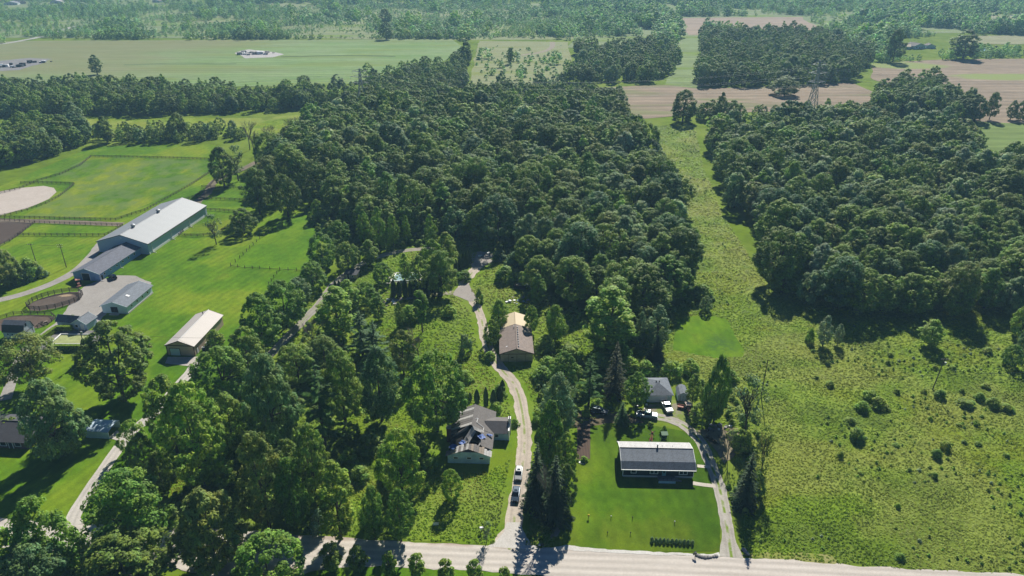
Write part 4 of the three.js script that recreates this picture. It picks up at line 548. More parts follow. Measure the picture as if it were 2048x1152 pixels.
fence('pen_fence', 'low dark rail fence round the second dirt pen behind the white gambrel barn', [[-40, 645], [0, 638], [28, 630], [62, 628], [104, 630], [112, 637], [96, 650], [76, 656]], { rails: 3, h: 1.4, m: M.fenceWood });
function pole(u, v, vTop, label, arms = 1, dx = 0, lamp) {
  const c = G(u, v), h = heightTo(c, vTop), o = thing('utility_pole', label, 'utility pole', c.x, c.z, 0);
  part(o, 'shaft', bar([0, 0, 0], [dx, h, 0], 0.17, 0.11, 8), M.poleWood);
  for (let i = 0; i < arms; i++) { const y = h - 0.4 - i * 0.9, a = part(o, 'crossarm', box(2.4, 0.13, 0.13, dx, y, 0.16), M.poleWood); for (const k of [-1.05, -0.4, 0.4, 1.05]) part(a, 'insulator', cyl(0.07, 0.05, 0.2, dx + k, y + 0.06, 0.16, 6), M.white); }
  if (lamp) part(o, 'transformer', [cyl(0.28, 0.28, 0.8, dx + 0.45, h - 2.2, 0.1, 10)], M.galvanized);
  return { x: c.x + dx, y: h, z: c.z };
}
const P1 = pole(73, 527, 487, 'wooden utility pole left of two on the lawn by the gravel lane');
const P2 = pole(133, 534.5, 488, 'wooden utility pole with a crossarm nearer the stable on the lawn', 2);
const P3 = pole(1522, 792, 719, 'thin pale utility pole standing in the meadow right of the bare tree', 0, 0.1);
const P4 = pole(1865, 779, 716, 'leaning dark utility pole with pale fittings alone in the rough meadow', 1, 0.9, true);
const P5 = pole(176, 716, 655, 'wooden utility pole in front of the pool hedge', 0, 0, true);
const P6 = pole(480, 703, 672, 'utility pole half hidden by trees right of the tan metal barn', 0);
function wire(label, a, b, sag, r = 0.035, m = M.trimDark) { const pts = []; for (let i = 0; i <= 24; i++) { const t = i / 24; pts.push(new THREE.Vector3(a.x + (b.x - a.x) * t, a.y + (b.y - a.y) * t - 4 * sag * t * (1 - t), a.z + (b.z - a.z) * t)); } const g = new THREE.TubeGeometry(new THREE.CatmullRomCurve3(pts), 40, r, 4); const o = new THREE.Mesh(g, m); o.name = numbered('power_cable'); scene.add(o); return tag(o, label, 'cable'); }
const at = (p, y) => ({ x: p.x, y, z: p.z });
wire('thin cable sagging from the brown barn over the yard to the pale pole', { x: -3, y: 4, z: -193.5 }, at(P3, 6.5), 0.8);
wire('thin service cable between the pale pole and the leaning pole over the meadow', at(P3, 6.5), at(P4, 5.2), 0.6);
wire('thin service cable running right from the leaning pole out of the picture', at(P4, 5.2), { x: 200, y: 5, z: -186 }, 0.8);
wire('thin cable from the pool hedge pole to the pole by the tan barn', at(P5, P5.y - 0.8), at(P6, P6.y - 0.5), 1.2);
wire('thin cable from the tan barn pole over the trees to the brown barn', at(P6, P6.y - 0.5), { x: -3.5, y: 4.2, z: -194 }, 0.8);
wire('thin cable slung between the two poles on the stable lawn', at(P1, P1.y - 0.3), at(P2, P2.y - 0.3), 0.5);
function pylon(u, v, vTop, label) {
  const c = G(u, v), h = heightTo(c, vTop), o = thing('transmission_tower', label, 'pylon', c.x, c.z, 0), S = (t) => (t < 0.62 ? 4.4 - 3.2 * t / 0.62 : 1.2), legs = [], br = [];
  for (const [a, b] of [[-1, -1], [1, -1], [1, 1], [-1, 1]]) { legs.push(bar([a * S(0), 0, b * S(0)], [a * S(0.62), h * 0.62, b * S(0.62)], 0.28, 0.24, 4), bar([a * 1.2, h * 0.62, b * 1.2], [a * 0.35, h, b * 0.35], 0.22, 0.16, 4)); }
  const n = 9; for (let i = 0; i < n; i++) { const t0 = i / n, t1 = (i + 1) / n, s0 = t0 > 0.62 ? 1.2 - 0.85 * (t0 - 0.62) / 0.38 : S(t0), s1 = t1 > 0.62 ? 1.2 - 0.85 * (t1 - 0.62) / 0.38 : S(t1), y0 = h * t0, y1 = h * t1; for (const z of [-1, 1]) { br.push(bar([-s0, y0, z * s0], [s1, y1, z * s1], 0.16, 0.16, 4), bar([s0, y0, z * s0], [-s1, y1, z * s1], 0.16, 0.16, 4), bar([-s1, y1, z * s1], [s1, y1, z * s1], 0.14, 0.14, 4)); br.push(bar([z * s0, y0, -s0], [z * s1, y1, s1], 0.14, 0.14, 4)); } }
  part(o, 'leg', legs, M.galvanized).userData.kind = 'stuff'; stuffPart(o, 'lattice_brace', br, M.galvanized);
  const tips = []; for (const [k, w] of [[0.66, 6.5], [0.8, 7.4], [0.93, 5.6]]) { const y = h * k, arm = []; for (const s of [-1, 1]) { arm.push(bar([s * 1.0, y, 1.0], [s * w, y + 0.5, 0], 0.18, 0.12, 4), bar([s * 1.0, y, -1.0], [s * w, y + 0.5, 0], 0.18, 0.12, 4), bar([s * 0.8, y + 1.8, 0], [s * w, y + 0.5, 0], 0.16, 0.1, 4), bar([s * w * 0.55, y + 0.2, 0.5], [s * w * 0.55, y + 1.2, 0], 0.07, 0.07, 4)); tips.push({ x: c.x + s * w, y: y - 1.4, z: c.z }); } const a = stuffPart(o, 'crossarm', arm, M.galvanized); part(a, 'insulator_string', [-1, 1].map((s) => bar([s * w, y + 0.5, 0], [s * w, y - 1.4, 0], 0.1, 0.1, 5)), M.white).userData.kind = 'stuff'; }
  return tips;
}
const T1 = pylon(726, 222, 137, 'steel lattice transmission tower rising behind the middle of the woods');
const T2 = pylon(1618, 246, 121, 'steel lattice transmission tower at the hedgerow on the right');
T1.forEach((a, i) => { const b = T2[i], s = a.x < b.x; wire('power line conductor strung between the two lattice towers over the woods', a, b, 9, 0.035, M.galvanized).userData.group = 'power lines between the towers'; wire('power line conductor leaving the middle tower toward the left edge', a, { x: a.x - 360, y: a.y, z: a.z - 25 }, 10, 0.035, M.galvanized).userData.group = 'power lines to the left of the tower'; wire('power line conductor leaving the right tower past the right edge', b, { x: b.x + 330, y: b.y, z: b.z + 46 }, 9, 0.035, M.galvanized).userData.group = 'power lines to the right of the tower'; });

// ---------------------------------------------------------------- small things in the yards
function small(name, label, cat, u, v, turn, build, group) { const c = G(u, v), o = thing(name, label, cat, c.x, c.z, turn * DEG, group); build(o); return o; }
small('mailbox', 'mailbox on a dark post between stones at the road by the house drive', 'mailbox', 1390, 1114, 0, (o) => { part(o, 'post', box(0.12, 1.1, 0.12, 0, 0.55, 0), M.wood); part(o, 'mail_tin', rbox(0.5, 0.35, 0.6, 0, 1.2, 0, 0.12), M.trimDark); part(o, 'newspaper_tube', box(0.3, 0.25, 0.5, -0.4, 0.95, 0), M.black); });
small('mailbox', 'twin mailboxes on a wide black stand at the mouth of the winding drive', 'mailbox', 1081, 1098, 0, (o) => { part(o, 'post', [box(0.1, 1.6, 0.1, -0.55, 0.8, 0), box(0.1, 1.6, 0.1, 0.55, 0.8, 0), box(1.3, 0.08, 0.4, 0, 1.1, 0), box(1.2, 0.08, 0.1, 0, 1.6, 0)], M.trimDark); part(o, 'mail_tin', rbox(0.4, 0.35, 0.6, -0.25, 1.32, 0, 0.1), M.white); part(o, 'mail_tin', rbox(0.4, 0.35, 0.6, 0.3, 1.32, 0, 0.1), M.black); });
small('mailbox', 'white mailbox by the little thin tree at the lot corner', 'mailbox', 963, 1064, 10, (o) => { part(o, 'post', box(0.12, 1.1, 0.12, 0, 0.55, 0), M.wood); part(o, 'mail_tin', rbox(0.9, 0.4, 0.6, 0, 1.25, 0, 0.12), M.white); });
small('yard_sign', 'small blank white sign standing in the grass of the front lot', 'sign', 872, 1053, 5, (o) => { part(o, 'panel', box(1.3, 0.75, 0.06, 0, 0.8, 0), M.white); part(o, 'post', [box(0.08, 1.4, 0.08, -0.4, 0.7, -0.06), box(0.08, 1.4, 0.08, 0.4, 0.7, -0.06)], M.wood); });
const stones = [[1394, 1111], [1399, 1113], [1404, 1114.5], [1410, 1115.5], [1416, 1115], [1421, 1115], [1427, 1114], [1432, 1113], [1487, 1100], [1490, 1104], [1493, 1107], [1496, 1110]];
stones.forEach(([u, v], i) => { const r = rng(i + 40), g = new THREE.DodecahedronGeometry(0.32 + 0.14 * r(), 1).scale(1.2, 0.7, 1), p = g.attributes.position; for (let k = 0; k < p.count; k++) { const s = 1 + 0.25 * (noise(p.getX(k) * 4 + i, p.getZ(k) * 4) - 0.5); p.setXYZ(k, p.getX(k) * s, p.getY(k) * s, p.getZ(k) * s); } g.computeVertexNormals(); const m = new THREE.Mesh(g, M.stone), c = G(u, v); m.name = numbered('boulder'); m.position.set(c.x, 0.18, c.z); scene.add(m); tag(m, i < 8 ? 'grey boulder in the row along the road left of the house drive' : 'grey boulder in the short row right of the house drive mouth', 'boulder', i < 8 ? 'boulders left of the drive mouth' : 'boulders right of the drive mouth'); });
small('windmill_ornament', 'dark red wooden garden windmill lying on its side behind the navy house', 'ornament', 1303, 874, 0, (o) => { part(o, 'tower', [bar([-0.9, 0.15, 2], [0.1, 1.0, -0.3], 0.14, 0.1, 5), bar([-0.3, 0.15, 2.1], [0.3, 1.0, -0.2], 0.14, 0.1, 5), bar([-0.8, 0.35, 1.4], [-0.2, 0.35, 1.4], 0.08)], M.copperRed); const h = part(o, 'sail_hub', new THREE.SphereGeometry(0.3, 10, 8).translate(0.2, 1.1, -0.4), M.copperRed); for (let i = 0; i < 4; i++) { const a = i * Math.PI / 2 + 0.5; part(h, 'sail', bar([0.2, 1.1, -0.4], [0.2 + 1.0 * Math.cos(a), 1.1 + 0.5 * Math.sin(a), -0.4 - 0.9 * Math.sin(a)], 0.13, 0.1, 4), M.trimBrown); } });
small('swing_frame', 'green covered garden swing standing behind the navy house', 'swing', 1328, 879, 0, (o) => { part(o, 'canopy', slab([[-0.9, 1.9, 0.7], [0.9, 1.9, 0.7], [0.9, 2.1, -0.8], [-0.9, 2.1, -0.8]], 0.08), M.green); part(o, 'frame', [[-0.85, 0.6], [0.85, 0.6], [-0.85, -0.7], [0.85, -0.7]].map(([x, z]) => bar([x * 1.1, 0, z * 1.2], [x, 1.95, z], 0.05)), M.trimDark); part(o, 'bench', [box(1.5, 0.1, 0.6, 0, 0.55, -0.1), box(1.5, 0.6, 0.1, 0, 0.9, -0.45)], M.green); });
small('trash_can', 'dark wheeled bin by the barn side door of the tan metal barn', 'bin', 408, 701, 10, (o) => { part(o, 'bin', rbox(0.9, 1.2, 0.9, 0, 0.6, 0, 0.1), M.carBlue); part(o, 'lid', rbox(1.0, 0.12, 1.0, 0, 1.26, 0, 0.05), M.white); });
small('fuel_tank', 'pale blue and white drums stacked beside the tan metal barn', 'drum', 419, 691, 0, (o) => { for (const [x, z, m] of [[-0.6, 0, M.white], [0.5, 0.3, M.carLightBlue], [1.6, 0.1, M.carBlue]]) part(o, 'drum', cyl(0.45, 0.45, 1.2, x, 0, z, 12), m); });
const lawnBits = [[1177, 1037, 'small yellow tipped shrub stake standing on the front lawn', 1], [1215, 1068, 'dark stake with a thin shadow standing near the lawn front', 0], [1222, 1036, 'tiny pale stake in the middle of the front lawn', 2], [1265, 1038, 'tiny dark stake right of the pale stake on the lawn', 0], [1261, 1069, 'low brown stake near the roadside of the lawn', 0], [1349, 1047, 'pale green stake on the right side of the lawn', 2]];
lawnBits.forEach(([u, v, l, k]) => small('garden_stake', l, 'stake', u, v, 0, (o) => { part(o, 'stem', cyl(0.07, 0.05, k === 1 ? 0.9 : 0.6, 0, 0, 0, 6), M.wood); part(o, 'top', new THREE.IcosahedronGeometry(k === 1 ? 0.3 : 0.16, 1).translate(0, k === 1 ? 0.95 : 0.62, 0), k === 1 ? M.yellow : k === 2 ? M.white : M.trimDark); }));
small('lamp_post', 'slim post with a small globe lamp right of the garden shed', 'lamp post', 1409, 832, 0, (o) => { part(o, 'post', cyl(0.07, 0.05, 3.6, 0, 0, 0, 8), M.trimDark); part(o, 'globe', new THREE.SphereGeometry(0.24, 10, 8).translate(0, 3.75, 0), M.white); });
// scrap lying about
const scrap = (name, label, u, v, seed, mats, n, spread, sz) => { const c = G(u, v), o = thing(name, label, 'scrap pile', c.x, c.z, 0), r = rng(seed); for (let i = 0; i < n; i++) { const a = r() * 6.3, d = Math.sqrt(r()) * spread, s = sz * (0.5 + r()); part(o, 'scrap_piece', rbox(s, s * (0.3 + r() * 0.5), s * (0.6 + r() * 0.8), Math.cos(a) * d, s * 0.25, Math.sin(a) * d * 0.7, s * 0.08, r() * 6), mats[i % mats.length]); } };
scrap('scrap_pile', 'scattered pale junk under the trees right of the house drive', 1440, 862, 3, [M.white, M.trimDark, M.stone, M.wood, M.stone], 16, 4.5, 0.6);
scrap('scrap_pile', 'heap of pale rubbish by the gravel turnaround at the woods', 978, 513, 4, [M.white, M.stone, M.carSilver], 12, 4, 1.0);
scrap('scrap_pile', 'white rubbish strewn in the weeds behind the brown barn', 1030, 602, 6, [M.white, M.stone, M.carLightBlue], 12, 5, 0.8);
scrap('scrap_pile', 'pale rubbish in the weeds left of the tall thin tree', 782, 606, 7, [M.white, M.stone], 12, 4, 0.8);
scrap('scrap_pile', 'broken branches and wood heaped in the second dirt pen', 84, 648, 8, [M.wood, M.plywood, M.bark], 14, 2.2, 0.8);
scrap('scrap_pile', 'garden junk with pale buckets beside the loaded old pickup', 1283, 812, 9, [M.white, M.trimDark, M.black], 10, 2.2, 0.5);
scrap('scrap_pile', 'white stones at the end of the dark garden bed', 1168, 926, 10, [M.white, M.stone], 9, 1.2, 0.35);
scrap('rubble_heap', 'white rubble heap in the far hay field', 512, 108, 11, [M.white, M.stone, M.concrete], 30, 22, 4);
scrap('parked_machines', 'pale machines standing on the far gravel yard at left', 20, 133, 12, [M.white, M.trimDark, M.carSilver, M.black], 16, 18, 4);
scrap('parked_machines', 'row of far dark machines on the gravel strip by the tan field', 78, 124, 13, [M.trimDark, M.white, M.black], 12, 16, 3.5);
// ---------------------------------------------------------------- plants
class Leaves { // quads or triangles with a tone per face
  constructor(seed) { this.r = rng(seed); this.p = []; this.n = []; this.c = []; this.i = []; }
  card(x, y, z, nx, ny, nz, w, h, tone, up) {
    const r = this.r; let l = Math.hypot(nx, ny, nz) || 1; nx /= l; ny /= l; nz /= l;
    let ax, ay, az; if (up) { [ax, ay, az] = up; } else { ax = r() - 0.5; ay = r() - 0.5; az = r() - 0.5; }
    let ux = ay * nz - az * ny, uy = az * nx - ax * nz, uz = ax * ny - ay * nx; l = Math.hypot(ux, uy, uz) || 1; ux /= l; uy /= l; uz /= l;
    const vx = ny * uz - nz * uy, vy = nz * ux - nx * uz, vz = nx * uy - ny * ux, a = w / 2, b = h / 2, k = this.p.length / 3;
    // a rhombic leaf spray, bent along its middle
    const f = 0.28 * a; this.p.push(x - ux * a - nx * f, y - uy * a - ny * f, z - uz * a - nz * f, x - vx * b, y - vy * b, z - vz * b, x + ux * a - nx * f, y + uy * a - ny * f, z + uz * a - nz * f, x + vx * b, y + vy * b, z + vz * b);
    for (let q = 0; q < 4; q++) this.c.push(tone[0], tone[1], tone[2]);
    this.i.push(k, k + 1, k + 3, k + 1, k + 2, k + 3);
  }
  build() { const g = new THREE.BufferGeometry(); g.setAttribute('position', new THREE.Float32BufferAttribute(this.p, 3)); g.setAttribute('color', new THREE.Float32BufferAttribute(this.c, 3)); g.setIndex(this.i); return g; }
}
const tone = (k, warm = 0) => [k * (1 + 0.45 * warm), k * (1 + 0.12 * warm), k * (1 - 0.3 * warm)];
// a leafy crown made of many clumps spread over an uneven outline
function leafy(seed, { h = 14, w = 12, base = 0.18, shape = 'dome', clumps = 60, leaf = 0.5, per = 70, clump = 0.2, gap = 0.25, upward = 0, flatness = 0.72 }) {
  const L = new Leaves(seed), r = L.r, R = w / 2, lumps = [], y0 = h * base, H = h - y0;
  const prof = (t) => shape === 'dome' ? Math.sqrt(Math.max(0, 1 - Math.pow(Math.max(0, t * 1.35 - 0.35) / 1.0, 2.2))) * (0.62 + 0.38 * sstep(0, 0.3, t)) : shape === 'oval' ? Math.pow(Math.sin(Math.PI * clamp(0.1 + 0.88 * t)), 0.7) : shape === 'tall' ? Math.pow(Math.sin(Math.PI * clamp(0.16 + 0.82 * Math.pow(t, 1.1))), 0.8) : shape === 'vase' ? (0.3 + 0.7 * sstep(0, 0.65, t)) * Math.sqrt(Math.max(0, 1 - Math.pow(Math.max(0, t - 0.6) / 0.42, 2))) : Math.sqrt(Math.max(0, 1 - t * t));
  const off = r() * 100;
  for (let i = 0; i < clumps; i++) {
    const t = 1 - Math.pow(r(), 0.8) * 0.98, a = i * 2.39996 + r() * 0.8, bulge = 0.72 + 0.5 * noise(Math.cos(a) * 1.6 + off, Math.sin(a) * 1.6 + t * 3 + off), q = prof(t) * R * bulge * (1 - gap * r()), cr = R * clump * (0.65 + 0.75 * r());
    lumps.push({ x: Math.cos(a) * Math.max(0, q - cr * 0.6), y: y0 + H * t - cr * 0.5 * t, z: Math.sin(a) * Math.max(0, q - cr * 0.6), cr, k: 0.72 + 0.5 * r(), warm: r() * 0.9 - 0.35 });
  }
  for (const l of lumps) {
    const n = Math.round(per * (l.cr / (R * clump)) ** 1.6); let ox = l.x, oz = l.z; const ol = Math.hypot(ox, oz, 0.3); ox /= ol; oz /= ol;
    for (let i = 0; i < n; i++) {
      const u = r() * 2 - 1, a = r() * 6.2832, s = Math.sqrt(1 - u * u); let dx = s * Math.cos(a), dy = u, dz = s * Math.sin(a);
      if (dx * ox + dz * oz + 0.5 * dy < -0.45 && r() < 0.85) continue;
      const rad = l.cr * (0.7 + 0.42 * r()), x = l.x + dx * rad, y = l.y + dy * rad * flatness, z = l.z + dz * rad;
      if (y < y0 * 0.7) continue;
      const j = 0.95, sz = leaf * (0.6 + 0.8 * r());
      L.card(x, y, z, dx + j * (r() - 0.5), dy + j * (r() - 0.4) + 0.85, dz + j * (r() - 0.5), sz, sz * (1.1 + upward), tone(l.k * (0.62 + 0.76 * r()), l.warm + 0.3 * (r() - 0.5)), upward ? [dx * 0.3 + 0.2 * (r() - 0.5), 1, dz * 0.3 + 0.2 * (r() - 0.5)] : undefined);
    }
  }
  return { crown: L.build(), lumps, h, w };
}
function trunkGeo(seed, h, r0, lumps, n = 6, split = 0.3) {
  const r = rng(seed), g = [bar([0, -0.1, 0], [0.1, h * split, 0], r0 * 1.25, r0 * 0.85, 8), bar([0.1, h * split, 0], [(r() - 0.5) * h * 0.08, h * 0.72, (r() - 0.5) * h * 0.08], r0 * 0.85, r0 * 0.25, 6)];
  const pick = [...lumps].sort((a, b) => b.cr - a.cr).slice(0, n * 2);
  for (let i = 0; i < pick.length; i += 2) { const l = pick[i], y = h * (split * 0.8 + 0.25 * r()); g.push(bar([0.05, y, 0], [l.x * 0.85, Math.max(y + 0.6, l.y - l.cr * 0.2), l.z * 0.85], r0 * 0.5, r0 * 0.14, 5)); }
  return merge(g);
}
function bareTree(seed, h, spread = 0.5, r0 = 0.22, depth = 4) {
  const r = rng(seed), g = [];
  const grow = (p, d, len, rad, k) => { const q = [p[0] + d[0] * len, p[1] + d[1] * len, p[2] + d[2] * len]; g.push(bar(p, q, rad, rad * 0.68, k > 2 ? 6 : 4)); if (!k) return; const n = k === depth ? 5 : 3; for (let i = 0; i < n; i++) { const a = r() * 6.28, s = spread * (0.6 + 0.7 * r()); let e = [d[0] + Math.cos(a) * s, d[1] + 0.25 * r(), d[2] + Math.sin(a) * s]; const l = Math.hypot(...e); e = e.map((x) => x / l); const t = 0.55 + 0.45 * r(); grow([p[0] + d[0] * len * t, p[1] + d[1] * len * t, p[2] + d[2] * len * t], e, len * (0.62 + 0.2 * r()), Math.max(0.035, rad * 0.55), k - 1); } };
  grow([0, 0, 0], [0.03, 1, 0.02], h * 0.36, r0, depth); return merge(g);
}
function spruce(seed, { h = 15, w = 6, leaf = 0.5, whorls = 26, per = 34, droop = 0.35, base = 0.05, gappy = 0, dead = false }) {
  const L = new Leaves(seed), r = L.r, limbs = [];
  for (let i = 0; i < whorls; i++) {
    const t = i / (whorls - 1), y = h * (base + (0.98 - base) * t), R = (w / 2) * Math.pow(1 - t, 0.85) * (0.8 + 0.35 * r()) + 0.12, n = Math.max(4, Math.round(gappy ? 5 : 9 - 4 * t));
    for (let b = 0; b < n; b++) {
      const a = b * 6.283 / n + i * 1.7 + r() * 0.5, len = R * (0.65 + 0.5 * r()), k = 0.7 + 0.5 * r(), c = Math.cos(a), s = Math.sin(a), cnt = Math.max(3, Math.round(per * len / (w / 2) * (gappy ? 1.5 : 1)));
      if (gappy && r() < gappy) continue;
      limbs.push([c * len, y - droop * len * 0.6, s * len, y]);
      for (let j = 0; j < cnt; j++) { const q = Math.pow(r(), 0.6), sp = (0.15 + 0.35 * (1 - q * 0.5)) * (gappy ? 1.1 : 0.9) * Math.min(1.4, R * 0.5), x = c * len * q + (r() - 0.5) * sp * 1.6, z = s * len * q + (r() - 0.5) * sp * 1.6, yy = y - droop * len * q * q + (gappy ? 0.35 : 0.2) * (r() - 0.4) * sp; if (dead && r() < 0.3) continue; L.card(x, yy, z, c * 0.35 + 0.5 * (r() - 0.5), 1, s * 0.35 + 0.5 * (r() - 0.5), leaf * (0.35 + 0.3 * r()), leaf * (0.8 + 0.7 * r()), tone(k * (0.8 + 0.4 * r()), 0.2 * (r() - 0.5)), [c, -droop, s].map((v) => v + 0.2 * (r() - 0.5))); }
    }
  }
  const tg = [bar([0, -0.1, 0], [0, h * 0.97, 0], w * 0.045, 0.03, 7)]; for (let i = 0; i < limbs.length; i += 3) { const l = limbs[i]; tg.push(bar([0, l[3], 0], [l[0], l[1], l[2]], 0.06, 0.02, 4)); }
  return { crown: L.build(), trunk: merge(tg), h, w };
}
function column(seed, h = 3, w = 0.9, leaf = 0.22, n = 700) { const L = new Leaves(seed), r = L.r; for (let i = 0; i < n; i++) { const t = Math.pow(r(), 0.9), a = r() * 6.283, R = w / 2 * Math.pow(Math.sin(Math.PI * clamp(0.2 + 0.78 * t)), 0.6) * (0.85 + 0.25 * r()); L.card(Math.cos(a) * R, h * (0.03 + 0.97 * t), Math.sin(a) * R, Math.cos(a) + 0.4 * (r() - 0.5), 0.35 + 0.4 * (r() - 0.5), Math.sin(a) + 0.4 * (r() - 0.5), leaf * 0.8, leaf * 1.6, tone(0.7 + 0.5 * r(), 0), [0.1, 1, 0.1]); } return { crown: L.build(), trunk: bar([0, 0, 0], [0, h * 0.6, 0], 0.09, 0.05, 6), h, w }; }

const leafMat = (r, g, b, tr = 0.45) => new THREE.MeshPhysicalMaterial({ color: lin(r, g, b), roughness: 0.6, specularIntensity: 0.22, transmission: tr, thickness: 0, vertexColors: true, side: THREE.DoubleSide });
const LEAF = { dark: leafMat(0.195, 0.30, 0.05), mid: leafMat(0.25, 0.385, 0.055), green: leafMat(0.20, 0.365, 0.045), bright: leafMat(0.29, 0.46, 0.05), yellow: leafMat(0.30, 0.42, 0.045), grey: leafMat(0.27, 0.40, 0.17), olive: leafMat(0.25, 0.33, 0.065), blue: leafMat(0.15, 0.28, 0.10), pine: leafMat(0.12, 0.26, 0.05), spruce: leafMat(0.055, 0.095, 0.036, 0.15), rust: leafMat(0.085, 0.10, 0.045, 0.15), silver: leafMat(0.34, 0.45, 0.25), thuja: leafMat(0.045, 0.085, 0.022, 0.1), hedge: leafMat(0.21, 0.34, 0.02, 0.2), pale: leafMat(0.23, 0.38, 0.12) };
const full = (seed, o, r0, split) => { const c = leafy(seed, o); c.trunk = trunkGeo(seed + 1, o.h, r0, c.lumps, 6, split); return c; };
const KIND = {
  oak: [1, 2, 3, 4].map((s) => full(s * 11, { h: 15, w: 13, base: 0.16, shape: 'dome', clumps: [220, 170, 250, 130][s - 1], per: [62, 74, 56, 90][s - 1], leaf: 0.38, clump: [0.125, 0.145, 0.115, 0.165][s - 1], gap: [0.25, 0.4, 0.18, 0.5][s - 1], flatness: [0.72, 0.6, 0.85, 0.65][s - 1] }, 0.34, 0.28)),
  maple: [1, 2, 3].map((s) => full(s * 17 + 3, { h: 14, w: 11, base: 0.1, shape: 'oval', clumps: [220, 160, 240][s - 1], per: [60, 80, 56][s - 1], leaf: 0.36, clump: [0.13, 0.16, 0.12][s - 1], gap: [0.22, 0.4, 0.3][s - 1], flatness: [0.72, 0.9, 0.65][s - 1] }, 0.3, 0.24)),
  round: [1, 2].map((s) => full(s * 19 + 5, { h: 10, w: 9.5, base: 0.08, shape: 'dome', clumps: 190, per: 66, leaf: 0.29, clump: 0.13, gap: 0.16 }, 0.24, 0.2)),
  poplar: [1, 2, 3].map((s) => full(s * 23 + 7, { h: 16, w: 8, base: 0.1, shape: 'tall', clumps: 180, per: 56, leaf: 0.34, clump: 0.17, gap: 0.45 }, 0.26, 0.3)),
  willow: [1, 2].map((s) => full(s * 29 + 9, { h: 14, w: 11.5, base: 0.08, shape: 'oval', clumps: 200, per: 70, leaf: 0.3, clump: 0.13, gap: 0.42, upward: 0.9, flatness: 1.05 }, 0.3, 0.25)),
  open: [1, 2].map((s) => full(s * 31 + 1, { h: 13, w: 12, base: 0.22, shape: 'dome', clumps: 110, per: 90, leaf: 0.34, clump: 0.17, gap: 0.5, flatness: 0.6 }, 0.42, 0.3)),
  vase: [1].map((s) => full(s * 37 + 2, { h: 9, w: 4, base: 0.28, shape: 'vase', clumps: 40, per: 70, leaf: 0.36, clump: 0.3, gap: 0.2 }, 0.14, 0.5)),
  shrub: [1, 2, 3].map((s) => full(s * 41 + 4, { h: 3.2, w: 4, base: 0.02, shape: 'round', clumps: 40, per: 42, leaf: 0.3, clump: 0.28, gap: 0.3 }, 0.08, 0.3)),
  sapling: [1, 2].map((s) => full(s * 43 + 6, { h: 3.6, w: 2.9, base: 0.16, shape: 'oval', clumps: 30, per: 46, leaf: 0.24, clump: 0.3, gap: 0.35, upward: 0.3 }, 0.07, 0.4)),
  sparse: [1, 2].map((s) => { const c = full(s * 47 + 8, { h: 12, w: 8.5, base: 0.18, shape: 'oval', clumps: 44, per: 26, leaf: 0.4, clump: 0.2, gap: 0.6 }, 0.24, 0.3); c.trunk = merge([bareTree(s + 70, 11, 0.55, 0.26, 4)]); return c; }),
  spruce: [1, 2].map((s) => spruce(s * 53, {})), pine: [1, 2].map((s) => spruce(s * 59, { h: 16, w: 9, whorls: 15, per: 95, droop: -0.05, base: 0.14, gappy: 0.28, leaf: 0.55 })), rusty: [spruce(61, { h: 14, w: 6.5, dead: true, per: 40 })],
  dead: [1, 2].map((s) => ({ trunk: bareTree(s * 67, 12, 0.6, 0.24, 4), h: 12, w: 9 })), thuja: [1, 2].map((s) => column(s * 71)),
};
const NAMES = { oak: 'oak_tree', maple: 'maple_tree', round: 'round_tree', poplar: 'poplar_tree', willow: 'willow_tree', open: 'spreading_tree', vase: 'vase_tree', shrub: 'shrub', sapling: 'young_tree', sparse: 'sparse_tree', spruce: 'spruce_tree', pine: 'pine_tree', rusty: 'dying_spruce', dead: 'dead_tree', thuja: 'arborvitae' };
const CATS = { shrub: 'shrub', thuja: 'conifer', dead: 'dead tree' };
const proto = new Map();
let nTrees = 0;
function plant(kind, x, z, h, w, turn, leaf, label, group, variant) {
  const list = KIND[kind], v = (variant ?? nTrees++) % list.length, key = kind + v + leaf; let o;
  const p = list[v];
  if (!proto.has(key)) { o = new THREE.Group(); if (p.crown) part(o, kind === 'shrub' ? 'foliage' : 'crown', p.crown, LEAF[leaf]); part(o, kind === 'shrub' ? 'stem' : 'trunk', p.trunk, kind === 'dead' ? M.deadBark : M.bark); proto.set(key, o); } else o = proto.get(key).clone();
  o.name = numbered(NAMES[kind]); o.position.set(x, 0, z); o.rotation.y = turn; o.scale.set(w / p.w, h / p.h, w / p.w); scene.add(o);
  o.userData = {}; return tag(o, label, CATS[kind] || 'tree', group);
}
// kind, foot pixel, top row, width in pixels, leaf tone, label
const rt = rng(99);
function T(kind, u, v, vTop, wpx, leaf, label, group) { const p = G(u, v), h = heightTo(p, vTop), w = wpx * depthAt(p.x, h * 0.6, p.z) / FOCAL; plant(kind, p.x, p.z, h * 1.02, w, rt() * 6.28, leaf, label, group); taken.push({ x: p.x, z: p.z, r: w * 0.32 }); }
// trees of the front, each placed from its foot
T('willow', 124, 912, 764, 128, 'pale', 'leafy spreading tree on the lawn in front of the carport, casting a long shadow');
T('maple', 120, 1172, 1000, 140, 'green', 'full green tree at the road just right of the bottom left corner');
T('poplar', 18, 1200, 1046, 118, 'bright', 'bright tree filling the bottom left corner of the picture');
T('oak', 285, 1115, 945, 180, 'green', 'broad dark green oak at the road right of the left driveway');
T('oak', 262, 1195, 1075, 190, 'dark', 'dark tree at the bottom edge below the broad roadside oak');
T('willow', 432, 1130, 988, 150, 'olive', 'multi stemmed tree over the road with gravel showing under its crown');
T('round', 545, 1192, 1076, 154, 'green', 'bright bushy tree at the bottom edge left of the road grass');
T('round', 90, 1225, 1095, 150, 'blue', 'blue green bushy tree at the bottom edge near the left corner');
T('maple', 410, 972, 766, 135, 'bright', 'tall light green maple right of the left driveway');
T('maple', 355, 905, 752, 100, 'mid', 'dark maple beside the left driveway behind the light green maple');
